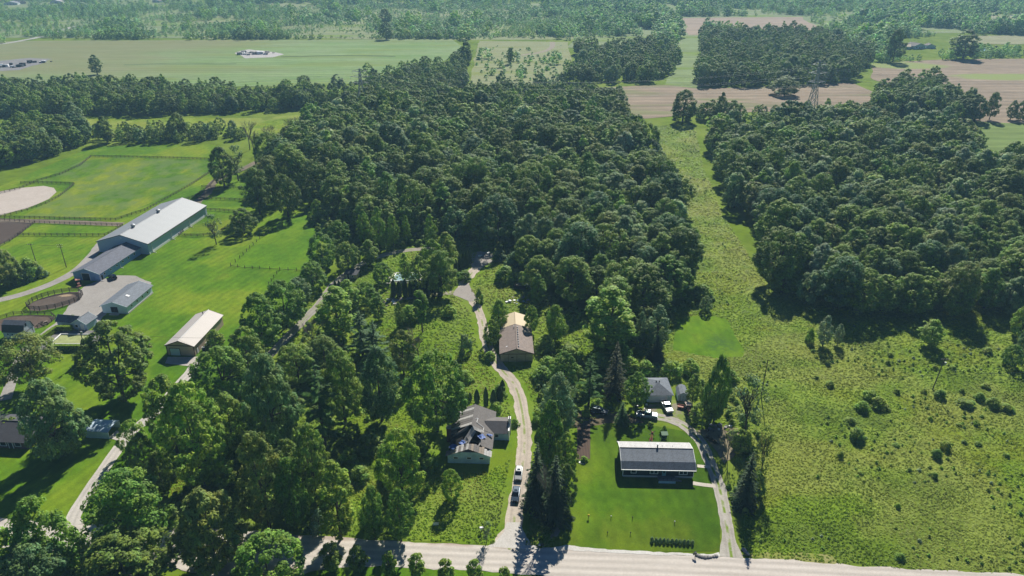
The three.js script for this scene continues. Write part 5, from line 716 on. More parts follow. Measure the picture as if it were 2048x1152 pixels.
T('round', 274, 905, 842, 56, 'bright', 'lime green small tree beside the carport and driveway');
T('maple', 300, 958, 868, 62, 'mid', 'green tree shading the concrete driveway below the lime tree');
T('oak', 455, 805, 695, 120, 'green', 'wide green tree just below the tan metal barn driveway');
T('maple', 330, 985, 905, 60, 'dark', 'dark small tree in the shade behind the roadside oak');
T('willow', 553, 895, 712, 122, 'pale', 'big feathery pale grey green willow in the middle of the left grove');
T('pine', 650, 890, 722, 100, 'pine', 'layered white pine right of the feathery pale willow');
T('maple', 764, 842, 696, 88, 'blue', 'round topped dark maple with silvery leaf highlights');
T('oak', 692, 850, 700, 100, 'mid', 'dark oak between the white pine and the silvery maple');
T('oak', 874, 862, 706, 128, 'green', 'large green maple like tree behind the ruined house with a visible trunk');
T('vase', 845, 664, 583, 34, 'green', 'lone lollipop shaped tree with a long bare trunk in the weedy clearing');
T('dead', 838, 724, 650, 62, 'grey', 'bare dead tree standing left of the weedy clearing');
T('maple', 808, 750, 662, 60, 'olive', 'dull olive tree beside the bare dead tree');
T('pine', 726, 712, 616, 70, 'blue', 'blue green pine in the middle of the left grove');
T('pine', 752, 720, 640, 60, 'blue', 'second blue green pine just right and below its neighbour');
T('poplar', 678, 676, 574, 87, 'bright', 'bright yellow green poplar right of the narrow dirt lane');
T('oak', 652, 745, 672, 82, 'dark', 'very dark round oak below the bright poplar');
T('dead', 628, 700, 636, 58, 'grey', 'grey leafless tree left of the very dark round oak');
T('maple', 530, 705, 588, 89, 'green', 'green maple left of the dirt lane above the feathery willow');
T('round', 572, 655, 563, 96, 'green', 'full round tree left of the dirt lane by the mown field');
T('maple', 502, 762, 655, 84, 'mid', 'mid green maple right of the tan barn near the pole');
T('oak', 600, 770, 690, 87, 'mid', 'dense oak at the lower end of the dirt lane');
T('maple', 470, 905, 790, 93, 'mid', 'green maple below the feathery willow on its left');
T('maple', 590, 1000, 880, 80, 'dark', 'dark narrow maple in the shaded middle of the front grove');
T('oak', 540, 1058, 866, 120, 'olive', 'tall olive green oak at the front of the left grove near the road');
T('maple', 592, 1055, 918, 75, 'green', 'green tree in front of the tall olive oak');
T('maple', 636, 1010, 850, 78, 'mid', 'slender dark tree right of the tall olive oak');
T('poplar', 682, 1078, 924, 87, 'yellow', 'yellow green roadside tree with an airy crown');
T('maple', 750, 1078, 974, 58, 'green', 'left one of the twin roadside maples before the front lot');
T('maple', 803, 1082, 979, 58, 'green', 'right one of the twin roadside maples before the front lot');
T('round', 806, 990, 862, 98, 'bright', 'dense bright green round tree standing alone left of the ruined house');
T('round', 903, 1000, 940, 44, 'bright', 'bright round bush in the grass below the ruined house');
T('sparse', 973, 1086, 1040, 28, 'grey', 'thin little tree at the corner of road and winding drive');
T('shrub', 640, 1062, 1020, 40, 'silver', 'pale bush at the roadside under the yellow green tree');
[[664, 1143, 1087, 48], [719, 1143, 1093, 43], [780, 1149, 1104, 38], [835, 1154, 1109, 38], [891, 1160, 1119, 40], [950, 1164, 1121, 35], [1009, 1172, 1135, 32]].forEach(([u, v, t, w], i) => T('sapling', u, v, t, w, i < 2 ? 'dark' : 'mid', ['darkest young tree at the left end of the roadside row', 'second young tree from the left in the roadside row', 'third young tree from the left in the roadside row', 'middle young tree of the roadside row', 'young tree right of the middle one in the roadside row', 'second last young tree of the roadside row', 'last small young tree at the right end of the roadside row'][i], 'young trees in a row along the road'));
[[921, 804, 783, 8], [940, 801, 786, 7], [954, 806, 780, 10], [972, 812, 776, 9], [987, 812, 781, 11], [999, 798, 773, 11], [1005, 786, 761, 10]].forEach(([u, v, t, w]) => T('thuja', u, v, t, w * 1.1, 'thuja', 'slim dark arborvitae in the row behind the ruined house', 'arborvitae row behind the ruined house'));
[[912, 545, 520, 9], [920, 539, 514, 9], [927, 535, 508, 9], [934, 531, 503, 9], [940, 527, 498, 9]].forEach(([u, v, t, w]) => T('thuja', u, v, t, w, 'thuja', 'slim dark arborvitae in the slanting row beside the gravel turnaround', 'arborvitae row by the turnaround'));
[788, 799, 811, 822, 833, 845, 857, 868, 880].forEach((u, i) => T('thuja', u, 592 + (i % 3), 560 + (i % 2) * 4, 11, 'thuja', 'slim dark arborvitae in the hedge row before the garden pool', 'arborvitae row before the garden pool'));
[680, 672, 690].forEach((u) => T('thuja', u, 586, 562, 8, 'thuja', 'slim dark arborvitae at the flat roofed shed by the lane', 'arborvitae by the flat roofed shed'));
T('thuja', 177, 718, 679, 17, 'thuja', 'dark arborvitae at the left corner of the pool hedge by the pole'); T('thuja', 195, 720, 688, 16, 'thuja', 'dark arborvitae half hidden behind the big maple by the pool');
// farm on the left
T('open', 72, 778, 668, 128, 'olive', 'gnarled willow with cloud like pads of foliage below the white gambrel barn');
T('maple', 250, 802, 646, 142, 'dark', 'huge dark oak on the lawn between the pool and the carport');
T('pine', 6, 868, 806, 50, 'spruce', 'dark pine at the left edge above the farmhouse');
T('shrub', 28, 868, 835, 45, 'mid', 'dark shrub beside the farmhouse roof at the left edge');
T('willow', 14, 572, 498, 74, 'olive', 'drooping willow at the left edge by the utility poles');
T('shrub', 62, 556, 516, 48, 'mid', 'bushy shrub right of the drooping willow'); T('shrub', 38, 566, 530, 50, 'dark', 'dark shrub at the foot of the drooping willow'); T('shrub', 84, 553, 532, 24, 'grey', 'small grey green shrub at the end of the willow thicket');
T('maple', 449, 372, 293, 58, 'dark', 'dense dark maple standing alone at the pasture corner');
T('sparse', 477, 362, 286, 44, 'grey', 'half bare tree right of the dense dark maple'); T('dead', 512, 330, 250, 52, 'grey', 'tall dead tree at the woodland corner above the paddocks'); T('dead', 540, 300, 240, 46, 'grey', 'grey dead tree behind the tall dead one'); T('dead', 500, 300, 232, 40, 'grey', 'smaller dead tree left of the woodland corner'); T('dead', 585, 275, 228, 36, 'grey', 'thin dead tree beside the dirt lane at the wood'); T('dead', 605, 270, 226, 32, 'grey', 'second thin dead tree by the dirt lane at the wood');
T('oak', 520, 428, 336, 66, 'dark', 'tall dark oak at the left edge of the mown field'); T('oak', 577, 434, 351, 58, 'dark', 'dark oak with its trunk showing over its shadow on the mown field'); T('oak', 550, 410, 330, 55, 'dark', 'dark oak between the two at the head of the mown field');
T('round', 490, 466, 417, 52, 'dark', 'low round dark tree beside the small paddocks'); T('sparse', 433, 489, 424, 40, 'grey', 'nearly bare tree in the small paddock by the arena');
T('shrub', 432, 692, 660, 44, 'yellow', 'pale hosta like bush beside the tan metal barn');
T('shrub', 148, 640, 628, 10, 'grey', 'small grey bush at the corner of the pool house'); T('shrub', 214, 650, 640, 20, 'silver', 'pale flowering shrub right of the pool house'); T('shrub', 196, 664, 650, 18, 'silver', 'pale shrub on the bank behind the pool');
// round the field edge and lane
T('round', 646, 536, 466, 62, 'green', 'big rounded bush at the right edge of the mown field'); T('round', 681, 492, 441, 50, 'green', 'rounded tree above the big bush by the lane'); T('round', 628, 578, 525, 58, 'green', 'rounded bush at the lower corner of the mown field'); T('round', 697, 540, 484, 54, 'mid', 'dull green bush left of the lane bend'); T('round', 600, 605, 556, 52, 'grey', 'greyish bush beside the upper dirt lane'); T('round', 637, 440, 399, 28, 'bright', 'small bright tree at the top of the mown field'); T('poplar', 740, 530, 480, 40, 'mid', 'green bush tree above the lane bend');
[[731, 494, 419, 30, 'poplar of the lane group, leftmost and broad'], [760, 500, 414, 34, 'tallest poplar of the lane group above the bend'], [788, 494, 429, 27, 'poplar right of the tallest one in the lane group'], [774, 502, 461, 21, 'short poplar in front of the lane group'], [815, 487, 432, 20, 'thin poplar right of the lane group by the woods'], [862, 494, 429, 30, 'poplar standing over the end of the lane loop']].forEach(([u, v, t, w, l]) => T('poplar', u, v, t, w, 'bright', l));
T('poplar', 893, 536, 464, 48, 'yellow', 'yellow green tree at the top of the overgrown garden'); T('maple', 866, 552, 479, 48, 'bright', 'light green tree left of the arborvitae slope'); T('oak', 884, 592, 502, 72, 'mid', 'large dark tree over the garden pool'); T('maple', 840, 588, 512, 50, 'mid', 'dark green tree left over the garden pool'); T('poplar', 811, 562, 507, 26, 'bright', 'narrow light tree on the pool lawn'); T('round', 766, 568, 526, 42, 'green', 'round bush on the left of the garden pool'); T('round', 735, 612, 565, 48, 'green', 'green bush below the flat roofed shed'); T('poplar', 700, 625, 560, 52, 'bright', 'light poplar right of the lane below the shed'); T('poplar', 800, 655, 605, 22, 'mid', 'narrow tree left of the lollipop tree'); T('poplar', 758, 640, 585, 34, 'green', 'green tree between the pines and the pale rubbish'); T('shrub', 958, 606, 577, 22, 'mid', 'dark bush at the fork of the gravel drive');
T('maple', 998, 660, 600, 44, 'bright', 'light green tree left of the brown barn by the drive'); T('round', 985, 690, 640, 36, 'mid', 'dark bush between the drive and the brown barn'); T('maple', 1062, 668, 612, 34, 'bright', 'light tree at the right rear corner of the brown barn'); T('maple', 1110, 682, 611, 50, 'bright', 'light green round tree between the barn and the tall cottonwood'); T('poplar', 1075, 610, 548, 34, 'green', 'light topped tree at the front of the woods behind the boat');
T('poplar', 1216, 698, 576, 118, 'bright', 'tall bright cottonwood in front of the woods above the house yard');
T('shrub', 930, 705, 665, 30, 'grey', 'pale bush in the weedy clearing left of the drive'); T('shrub', 1000, 628, 605, 24, 'bright', 'low bright bush behind the brown barn');
// house yard on the right
T('poplar', 1312, 698, 611, 52, 'grey', 'grey green poplar at the wood edge by the mown clearing'); T('poplar', 1279, 690, 624, 28, 'grey', 'narrow grey poplar left of its bigger neighbour'); T('spruce', 1311, 722, 671, 40, 'spruce', 'dark spruce below the mown clearing'); T('rusty', 1228, 790, 684, 58, 'rust', 'brownish dying spruce left of the garage'); T('pine', 1177, 812, 706, 62, 'pine', 'tall green pine left of the dying spruce'); T('maple', 1272, 814, 745, 54, 'green', 'dense tree standing against the left side of the garage'); T('spruce', 1243, 848, 804, 34, 'pine', 'small pine at the top of the house lawn'); T('maple', 1116, 880, 748, 80, 'grey', 'grey green tree row head right of the winding drive'); T('maple', 1128, 778, 704, 56, 'green', 'green tree above the spruce row by the drive'); T('shrub', 1150, 760, 730, 50, 'mid', 'bush under the tall green pine');
T('willow', 1427, 842, 713, 58, 'green', 'upright light green tree right of the garden shed'); T('poplar', 1384, 806, 748, 32, 'mid', 'dark narrow tree just behind the garden shed'); T('round', 1404, 848, 806, 48, 'mid', 'dark bush in front of the upright light green tree'); T('sparse', 1489, 868, 743, 78, 'grey', 'airy half bare tree at the meadow edge right of the yard'); T('spruce', 1072, 1018, 886, 66, 'spruce', 'tall dark spruce at the front of the row beside the parked cars'); T('spruce', 1108, 1040, 912, 76, 'spruce', 'broad dark spruce nearest the road beside the lawn'); T('dead', 1098, 1040, 915, 52, 'grey', 'grey twiggy tree tangled with the front spruces'); T('maple', 1128, 972, 866, 50, 'mid', 'dark green tree between the spruces and the garden bed'); T('maple', 1098, 930, 800, 62, 'green', 'green tree at the upper end of the spruce row'); T('spruce', 1488, 1012, 906, 60, 'spruce', 'dark spruce between the house drive and the meadow'); T('sparse', 1518, 962, 850, 44, 'olive', 'ragged thin tree behind the dark spruce by the meadow'); T('maple', 1130, 1022, 930, 52, 'dark', 'dark leafy tree leaning over the lawn beside the front spruces'); T('round', 1506, 990, 945, 44, 'mid', 'leafy bush right of the meadow spruce'); T('dead', 1454, 920, 846, 42, 'grey', 'thin dead tree by the bend of the house drive'); T('shrub', 1476, 1012, 990, 28, 'grey', 'brownish bush at the foot of the meadow spruce'); T('round', 1480, 900, 862, 44, 'mid', 'dark bush under the airy half bare tree'); T('shrub', 1389, 936, 926, 12, 'yellow', 'small yellow bush on the lawn strip right of the navy house'); T('shrub', 1168, 922, 913, 18, 'bright', 'low leafy plant at the near end of the garden bed'); T('shrub', 1300, 852, 843, 14, 'mid', 'small round shrub at the top of the house lawn'); T('shrub', 1328, 868, 852, 16, 'green', 'green shrub behind the garden swing');
for (let i = 0; i < 11; i++) T('shrub', 1304 + i * 8, 1083 + i * 0.55, 1074 + i * 0.6, 10, 'grey', 'low grey green shrub in the clipped row on the front lawn', 'shrub row on the front lawn');
T('round', 1410, 622, 592, 26, 'grey', 'pale small tree above the mown clearing'); T('shrub', 1404, 598, 570, 50, 'mid', 'big dark bush at the corner of the woods by the corridor');
T('poplar', 1645, 692, 632, 32, 'silver', 'tallest silvery cottonwood sapling in the right meadow'); T('poplar', 1674, 690, 648, 20, 'silver', 'smaller silvery sapling right of the tallest one'); T('shrub', 1619, 684, 657, 20, 'bright', 'bright shrub left of the silvery saplings'); T('poplar', 1858, 692, 640, 50, 'bright', 'light bushy mound at the shadow edge in the right meadow');
T('round', 2040, 672, 612, 50, 'bright', 'light leafy tree at the right edge by the woods'); T('round', 2046, 712, 655, 36, 'grey', 'grey green bush at the right edge below the leafy tree'); T('round', 2018, 730, 690, 36, 'green', 'loose green bush near the right edge in the meadow');
for (const [u, v, w] of [[1626, 704, 11], [1660, 772, 22], [1632, 757, 12], [1775, 728, 14], [1780, 712, 16], [1793, 786, 16], [1848, 786, 14], [1880, 795, 30], [1905, 738, 17], [1870, 738, 16], [1923, 785, 14], [1930, 812, 40], [1958, 800, 24], [1975, 706, 26], [1972, 775, 22], [1984, 812, 34], [2012, 820, 34], [1740, 800, 34], [1755, 812, 40], [1724, 820, 34], [1770, 818, 26], [1700, 845, 26], [1712, 878, 40], [1742, 790, 16], [1793, 892, 16], [1873, 914, 26], [1890, 898, 26], [1928, 886, 14], [1955, 890, 18], [2012, 913, 16], [1680, 915, 18], [1918, 852, 16], [1952, 850, 16], [1800, 1118, 24], [1720, 948, 14], [1868, 955, 16], [1795, 1015, 14], [1860, 840, 12]]) T('shrub', u, v, v - w * (0.3 + 0.35 * rt()), w * 0.95, ['mid', 'bright', 'yellow', 'green'][Math.floor(rt() * 4)], 'low shrub in the right meadow ' + (v < 730 ? 'near the shadow of the woods' : v > 930 ? 'toward the road' : u > 1840 ? (v < 830 ? 'round the leaning pole' : 'below the leaning pole') : u < 1600 ? 'beside the house yard' : 'left of the leaning pole'), 'shrubs dotted over the right meadow');
for (const [u, v, w, c] of [[990, 820, 26, 'bright'], [1030, 850, 18, 'green'], [905, 820, 40, 'bright'], [880, 800, 40, 'mid'], [930, 760, 30, 'bright'], [990, 860, 20, 'green'], [860, 940, 34, 'green'], [830, 900, 40, 'mid'], [720, 960, 40, 'mid'], [700, 920, 34, 'bright'], [1085, 760, 40, 'green'], [1095, 740, 40, 'bright'], [1080, 840, 34, 'bright'], [1100, 800, 30, 'bright'], [980, 720, 26, 'bright'], [1000, 790, 30, 'green'], [900, 630, 30, 'bright'], [820, 640, 44, 'bright'], [930, 560, 30, 'green'], [1010, 560, 44, 'green'], [1030, 530, 40, 'blue'], [1000, 520, 30, 'blue'], [1260, 740, 40, 'bright'], [1290, 748, 40, 'bright'], [1340, 748, 44, 'bright'], [1380, 745, 40, 'bright'], [1245, 715, 40, 'green'], [1140, 720, 50, 'mid'], [1090, 700, 44, 'mid'], [1195, 735, 44, 'mid'], [1310, 738, 20, 'blue'], [1460, 760, 30, 'green'], [1290, 690, 30, 'green'], [790, 800, 50, 'mid'], [740, 900, 50, 'dark'], [780, 960, 40, 'green']]) T('shrub', u, v, v - w * 0.65, w * 1.15, c, 'leafy thicket bush in the overgrown lots between grove and house yard', 'thicket bushes of the overgrown lots');
{ // clipped hedges round the pool
  const hedge = (label, a, b, th, h) => { const p = G(...a), q = G(...b), L = Math.hypot(q.x - p.x, q.z - p.z), g = new Leaves(a[0]), r = g.r, n = Math.round(L * 150); for (let i = 0; i < n; i++) { const s = r(), x = (r() - 0.5) * L; let y, z, N; if (s < 0.4) { y = h; z = (r() - 0.5) * th; N = [0, 1, 0]; } else if (s < 0.9) { y = r() * h; z = (r() < 0.5 ? -1 : 1) * th / 2; N = [0, 0.1, Math.sign(z)]; } else { y = r() * h; z = (r() - 0.5) * th; N = [1, 0, 0]; } g.card(s < 0.9 ? x : (r() < 0.5 ? -1 : 1) * L / 2, y + 0.08 * (r() - 0.5), z + 0.08 * (r() - 0.5), N[0] + 0.5 * (r() - 0.5), N[1] + 0.5 * (r() - 0.5), N[2] + 0.5 * (r() - 0.5), 0.26, 0.34, tone(0.75 + 0.4 * r(), 0.2 * r())); }
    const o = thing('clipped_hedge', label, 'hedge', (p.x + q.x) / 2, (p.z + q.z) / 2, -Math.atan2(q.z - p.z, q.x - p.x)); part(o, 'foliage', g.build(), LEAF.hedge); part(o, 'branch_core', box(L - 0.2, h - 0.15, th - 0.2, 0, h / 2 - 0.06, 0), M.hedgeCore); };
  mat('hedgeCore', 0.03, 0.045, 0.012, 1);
  hedge('clipped hedge in front of the algae green pool', [97, 700], [172, 700], 1.1, 1.9); hedge('clipped hedge on the slanting left side of the pool', [84, 684], [112, 664], 1.3, 2.0); hedge('clipped hedge behind the pool left of the pool house', [112, 662], [146, 662], 1.2, 2.0);
}
// ---------------------------------------------------------------- woods
const ODDS = { wood: [['oak', 'dark', 4.5], ['oak', 'mid', 4.5], ['maple', 'mid', 3], ['maple', 'green', 2.2], ['willow', 'grey', 1.6], ['poplar', 'green', 1], ['oak', 'blue', 2], ['oak', 'olive', 1.2], ['maple', 'olive', 1.2], ['maple', 'bright', 0.7], ['poplar', 'bright', 0.4], ['willow', 'silver', 0.35]], right: [['oak', 'dark', 3.5], ['oak', 'mid', 4], ['maple', 'green', 1.6], ['oak', 'olive', 1], ['willow', 'grey', 2.2], ['maple', 'mid', 3], ['maple', 'bright', 0.9], ['oak', 'blue', 1.5], ['maple', 'olive', 1.2], ['willow', 'silver', 0.8]], hedge: [['oak', 'dark', 3], ['maple', 'mid', 3], ['poplar', 'mid', 2], ['round', 'mid', 2], ['willow', 'grey', 1]], far: [['oak', 'grey', 3], ['maple', 'mid', 3], ['poplar', 'silver', 1.2], ['round', 'grey', 2.5], ['oak', 'blue', 2], ['maple', 'grey', 1.5]] };  // the far mix leans grey and silver, haze put into leaf colour
const draw = (list, r) => { let k = r() * list.reduce((s, e) => s + e[2], 0); for (const e of list) if ((k -= e[2]) <= 0) return e; return list[0]; };
const SIZE = { oak: [15, 13], maple: [14, 11], poplar: [16, 8], willow: [14, 11.5], round: [8.5, 8], shrub: [2.6, 3.2] };
function scatter(p, gap, seed, clear = 1) { const b = bounds(p), r = rng(seed), out = []; let row = 0; for (let z = b.z0; z < b.z1; z += gap * 0.87, row++) for (let x = b.x0 + (row & 1) * gap / 2; x < b.x1; x += gap) { const X = x + (r() - 0.5) * gap * 0.75, Z = z + (r() - 0.5) * gap * 0.75, k = r(), k2 = r(), k3 = r(); if (!inside(p, X, Z)) continue; if (clear && taken.some((t) => Math.hypot(t.x - X, t.z - Z) < t.r * clear)) continue; out.push({ x: X, z: Z, a: k, b: k2, c: k3 }); } return out; }
const pool = []; // trees of the nearer woods; those that show largest become objects, the rest one mass per wood
function wood(id, list, gap, odds, scale, seed, label, group) { const p = poly(list), r = rng(seed); for (const s of scatter(p, gap, seed + 1, 0.8)) { const [kind, leaf] = draw(ODDS[odds], r), [h, w] = SIZE[kind], k = scale * (0.6 + 0.5 * s.a + 0.5 * (fbm(s.x / 28, s.z / 28, 2) - 0.25)); pool.push({ id, x: s.x, z: s.z, kind, leaf, h: h * k * (0.9 + 0.2 * s.b), w: w * k * (0.9 + 0.25 * s.c), turn: s.b * 6.28, label, group }); } }
wood('central_woodland', [[560, 402], [600, 392], [640, 408], [690, 445], [720, 470], [800, 476], [870, 482], [1000, 490], [1040, 515], [1055, 570], [1075, 600], [1150, 640], [1270, 660], [1295, 640], [1318, 612], [1362, 600], [1362, 545], [1346, 480], [1352, 415], [1322, 350], [1282, 300], [1244, 258], [1230, 232], [1000, 222], [720, 224], [630, 258], [575, 300], [535, 345], [540, 380]], 10.0, 'wood', 1.25, 100, 'mature tree with dense dark crown in the central woodland left of the grassy corridor', 'trees crowded in the central woodland');
wood('right_woodland', [[1420, 300], [1458, 410], [1496, 470], [1536, 540], [1575, 612], [1640, 622], [1800, 628], [2048, 640], [2400, 655], [2400, 350], [2020, 356], [1950, 332], [1925, 296], [1860, 266], [1700, 258], [1560, 264], [1424, 274]], 9.3, 'right', 1.18, 200, 'mature tree in the dense woodland right of the grassy corridor', 'trees crowded in the right woodland');
wood('left_woodland', [[-300, 330], [0, 336], [80, 322], [150, 302], [185, 286], [180, 268], [100, 262], [0, 262], [-300, 262]], 8, 'wood', 0.9, 300, 'tree in the dark wood at the left edge above the pasture', 'trees of the wood at the left edge');
wood('left_thicket', [[190, 287], [300, 287], [420, 284], [500, 280], [490, 262], [400, 268], [300, 262], [230, 262], [195, 270]], 7.5, 'hedge', 0.62, 310, 'tree of the thicket above the pasture', 'thicket trees above the pasture');
wood('rear_hedgerow', [[-200, 236], [0, 234], [200, 231], [400, 228], [560, 222], [720, 216], [900, 212], [1100, 212], [1240, 214], [1240, 200], [1000, 196], [760, 196], [600, 198], [400, 190], [200, 182], [0, 184], [-200, 190]], 8.2, 'hedge', 0.95, 320, 'tree of the long hedgerow wood beyond the power line strip', 'trees of the long rear hedgerow');
wood('middle_copse', [[745, 190], [860, 188], [925, 176], [935, 140], [945, 118], [925, 112], [890, 140], [800, 150], [745, 168]], 10, 'hedge', 0.95, 330, 'tree of the copse between the hay field and the scrub meadow', 'trees of the copse right of the hay field');
wood('far_block_wood', [[1128, 168], [1240, 166], [1330, 164], [1352, 140], [1362, 118], [1345, 100], [1160, 102], [1150, 130]], 11, 'hedge', 1.1, 340, 'tree of the square far wood left of the grass corridor', 'trees of the square far wood');
wood('right_hedgerow', [[1348, 244], [1385, 242], [1500, 240], [1560, 240], [1660, 242], [1740, 240], [1745, 228], [1650, 230], [1500, 232], [1352, 236]], 8, 'hedge', 0.8, 350, 'tree in the hedgerow before the tan stubble field', 'trees of the hedgerow by the stubble field');
wood('corner_copse', [[1740, 240], [1840, 244], [1930, 248], [1960, 244], [1940, 215], [1890, 195], [1860, 180], [1800, 185], [1750, 205]], 8.5, 'hedge', 1.15, 360, 'tree of the dark copse at the corner of the right stubble field', 'trees of the dark corner copse');
wood('far_block_wood', [[1382, 172], [1500, 174], [1690, 168], [1735, 140], [1740, 100], [1640, 72], [1400, 72], [1405, 130]], 11.5, 'hedge', 1.1, 370, 'tree of the large far wood right of the grass corridor', 'trees of the large far wood');
wood('rear_brush', [[1090, 212], [1250, 212], [1220, 196], [1180, 176], [1120, 178], [1080, 194]], 6.5, 'hedge', 0.45, 380, 'tree in the brush behind the central woodland', 'brush trees behind the central woodland');
[[1365, 243, 180, 58, 'broad dark lone tree at the left end of the stubble field hedgerow'], [1440, 242, 184, 26, 'narrow dark tree in the hedgerow right of the broad lone tree'], [1405, 172, 128, 26, 'light tree at the mouth of the far grass corridor'], [1978, 240, 184, 30, 'narrow dark tree at the field edge near the right side'], [2020, 240, 200, 22, 'small tree at the field edge close to the right side'], [2040, 241, 200, 26, 'bushy tree at the field edge by the right border'], [1568, 190, 152, 60, 'dark tree clump standing alone in the stubble field'], [195, 149, 109, 27, 'lone dark tree standing in the far hay field'], [773, 79, 44, 28, 'lone tree rising at the far edge of the hay field'], [772, 50, 17, 30, 'hazy lone tree standing behind the one at the hay field edge'], [150, 248, 203, 38, 'pale green tree alone on the power line strip at left'], [1020, 128, 95, 16, 'small tree alone on the scrub meadow'], [360, 275, 226, 42, 'round dark tree above the thicket over the pasture'], [215, 285, 232, 34, 'dark tree at the left end of the thicket'], [610, 176, 150, 30, 'bushy light tree at the near edge of the hay field'], [1785, 124, 57, 44, 'tall tree beside the sprawling far farmhouse'], [1925, 118, 60, 60, 'rounded tree clump right of the sprawling far farmhouse'], [933, 128, 82, 30, 'tall dark tree at the right end of the hay field'], [1905, 320, 252, 44, 'tall tree at the top right corner of the right woodland']].forEach(([u, v, t, w, l], i) => T(i === 6 || i === 5 ? 'round' : i % 3 === 1 ? 'poplar' : 'oak', u, v, t, w, i === 10 || i === 2 ? 'grey' : 'dark', l));
// nearest and largest as objects
const shows = (t) => { const d = depthAt(t.x, t.h, t.z), u = 1024 + FOCAL * t.x / d; return u > -60 && u < 2108 ? t.h * t.w / (d * d) : 0; };
pool.sort((a, b) => shows(b) - shows(a));
const N_THINGS = 300, LOOK = { dark: 'dark green', mid: 'mid green', green: 'fresh green', bright: 'bright light green', blue: 'bluish dark', olive: 'olive green', grey: 'greyish feathery', silver: 'silvery pale' }, FORM = { oak: 'broad crowned tree', maple: 'round topped tree', poplar: 'narrow tall tree', willow: 'tufted tree', round: 'low round tree' };
function sector(t) {
  const d = depthAt(t.x, 0, t.z), u = 1024 + FOCAL * t.x / d, v = rowOf(t.x, 0, t.z);
  if (t.id === 'central_woodland') return v < 290 ? 'at the rear of the central woodland' : u > 1300 ? 'by the grassy corridor in the central woodland' : u < 720 ? 'on the pasture side of the central woodland' : v > 560 ? 'at the yard end of the central woodland' : v > 430 ? 'above the gravel turnaround in the central woodland' : 'deep inside the central woodland';
  if (t.id === 'right_woodland') return v > 560 ? 'at the front edge of the right woodland' : u < 1530 ? 'by the grassy corridor in the right woodland' : v < 320 ? 'at the rear of the right woodland' : u > 1850 ? 'on the far right side of the right woodland' : 'deep inside the right woodland';
  return t.label.replace(/^(mature )?tree /, '');
}
pool.slice(0, N_THINGS).forEach((t) => plant(t.kind, t.x, t.z, t.h, t.w, t.turn, t.leaf, LOOK[t.leaf] + ' ' + FORM[t.kind] + ' ' + sector(t), t.group));
// coarser crowns for the masses
const MASS = { oak: [1, 2, 3].map((s) => leafy(s * 101, { h: 15, w: 13, base: 0.14, shape: 'dome', clumps: 110, per: 26, leaf: 0.72, clump: 0.145 })), maple: [1, 2].map((s) => leafy(s * 103, { h: 14, w: 11, base: 0.08, shape: 'oval', clumps: 110, per: 25, leaf: 0.66, clump: 0.145, gap: 0.22 })), poplar: [1].map((s) => leafy(s * 107, { h: 16, w: 8, base: 0.06, shape: 'tall', clumps: 52, per: 40, leaf: 0.62, clump: 0.24, gap: 0.4 })), willow: [1].map((s) => leafy(s * 109, { h: 14, w: 11.5, base: 0.06, shape: 'oval', clumps: 60, per: 52, leaf: 0.58, clump: 0.19, gap: 0.4, upward: 0.9, flatness: 1.05 })), round: [1].map((s) => leafy(s * 113, { h: 8.5, w: 8, base: 0.04, shape: 'dome', clumps: 48, per: 44, leaf: 0.6, clump: 0.2 })), shrub: [1, 2].map((s) => leafy(s * 127, { h: 2.6, w: 3.2, base: 0, shape: 'round', clumps: 18, per: 14, leaf: 0.6, clump: 0.34 })) };
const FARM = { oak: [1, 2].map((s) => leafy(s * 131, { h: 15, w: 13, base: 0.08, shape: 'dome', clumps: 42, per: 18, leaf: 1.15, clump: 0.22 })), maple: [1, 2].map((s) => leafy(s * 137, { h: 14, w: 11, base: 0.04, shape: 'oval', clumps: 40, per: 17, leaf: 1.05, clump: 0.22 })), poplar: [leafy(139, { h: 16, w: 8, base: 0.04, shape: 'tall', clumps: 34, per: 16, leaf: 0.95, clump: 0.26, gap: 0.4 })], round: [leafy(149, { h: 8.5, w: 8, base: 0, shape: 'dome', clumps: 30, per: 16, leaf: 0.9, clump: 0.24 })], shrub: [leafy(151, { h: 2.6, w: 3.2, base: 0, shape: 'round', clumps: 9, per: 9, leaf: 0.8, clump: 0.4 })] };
const whiteLeaf = leafMat(1, 1, 1, 0.45), woody = { geo: merge([bar([0, 0, 0], [0.1, 6, 0], 0.3, 0.18, 6), bar([0.1, 3, 0], [2, 8, 1], 0.14, 0.05, 4), bar([0.1, 3.4, 0], [-2, 8, -1], 0.14, 0.05, 4)]) };
const dummy = new THREE.Object3D();
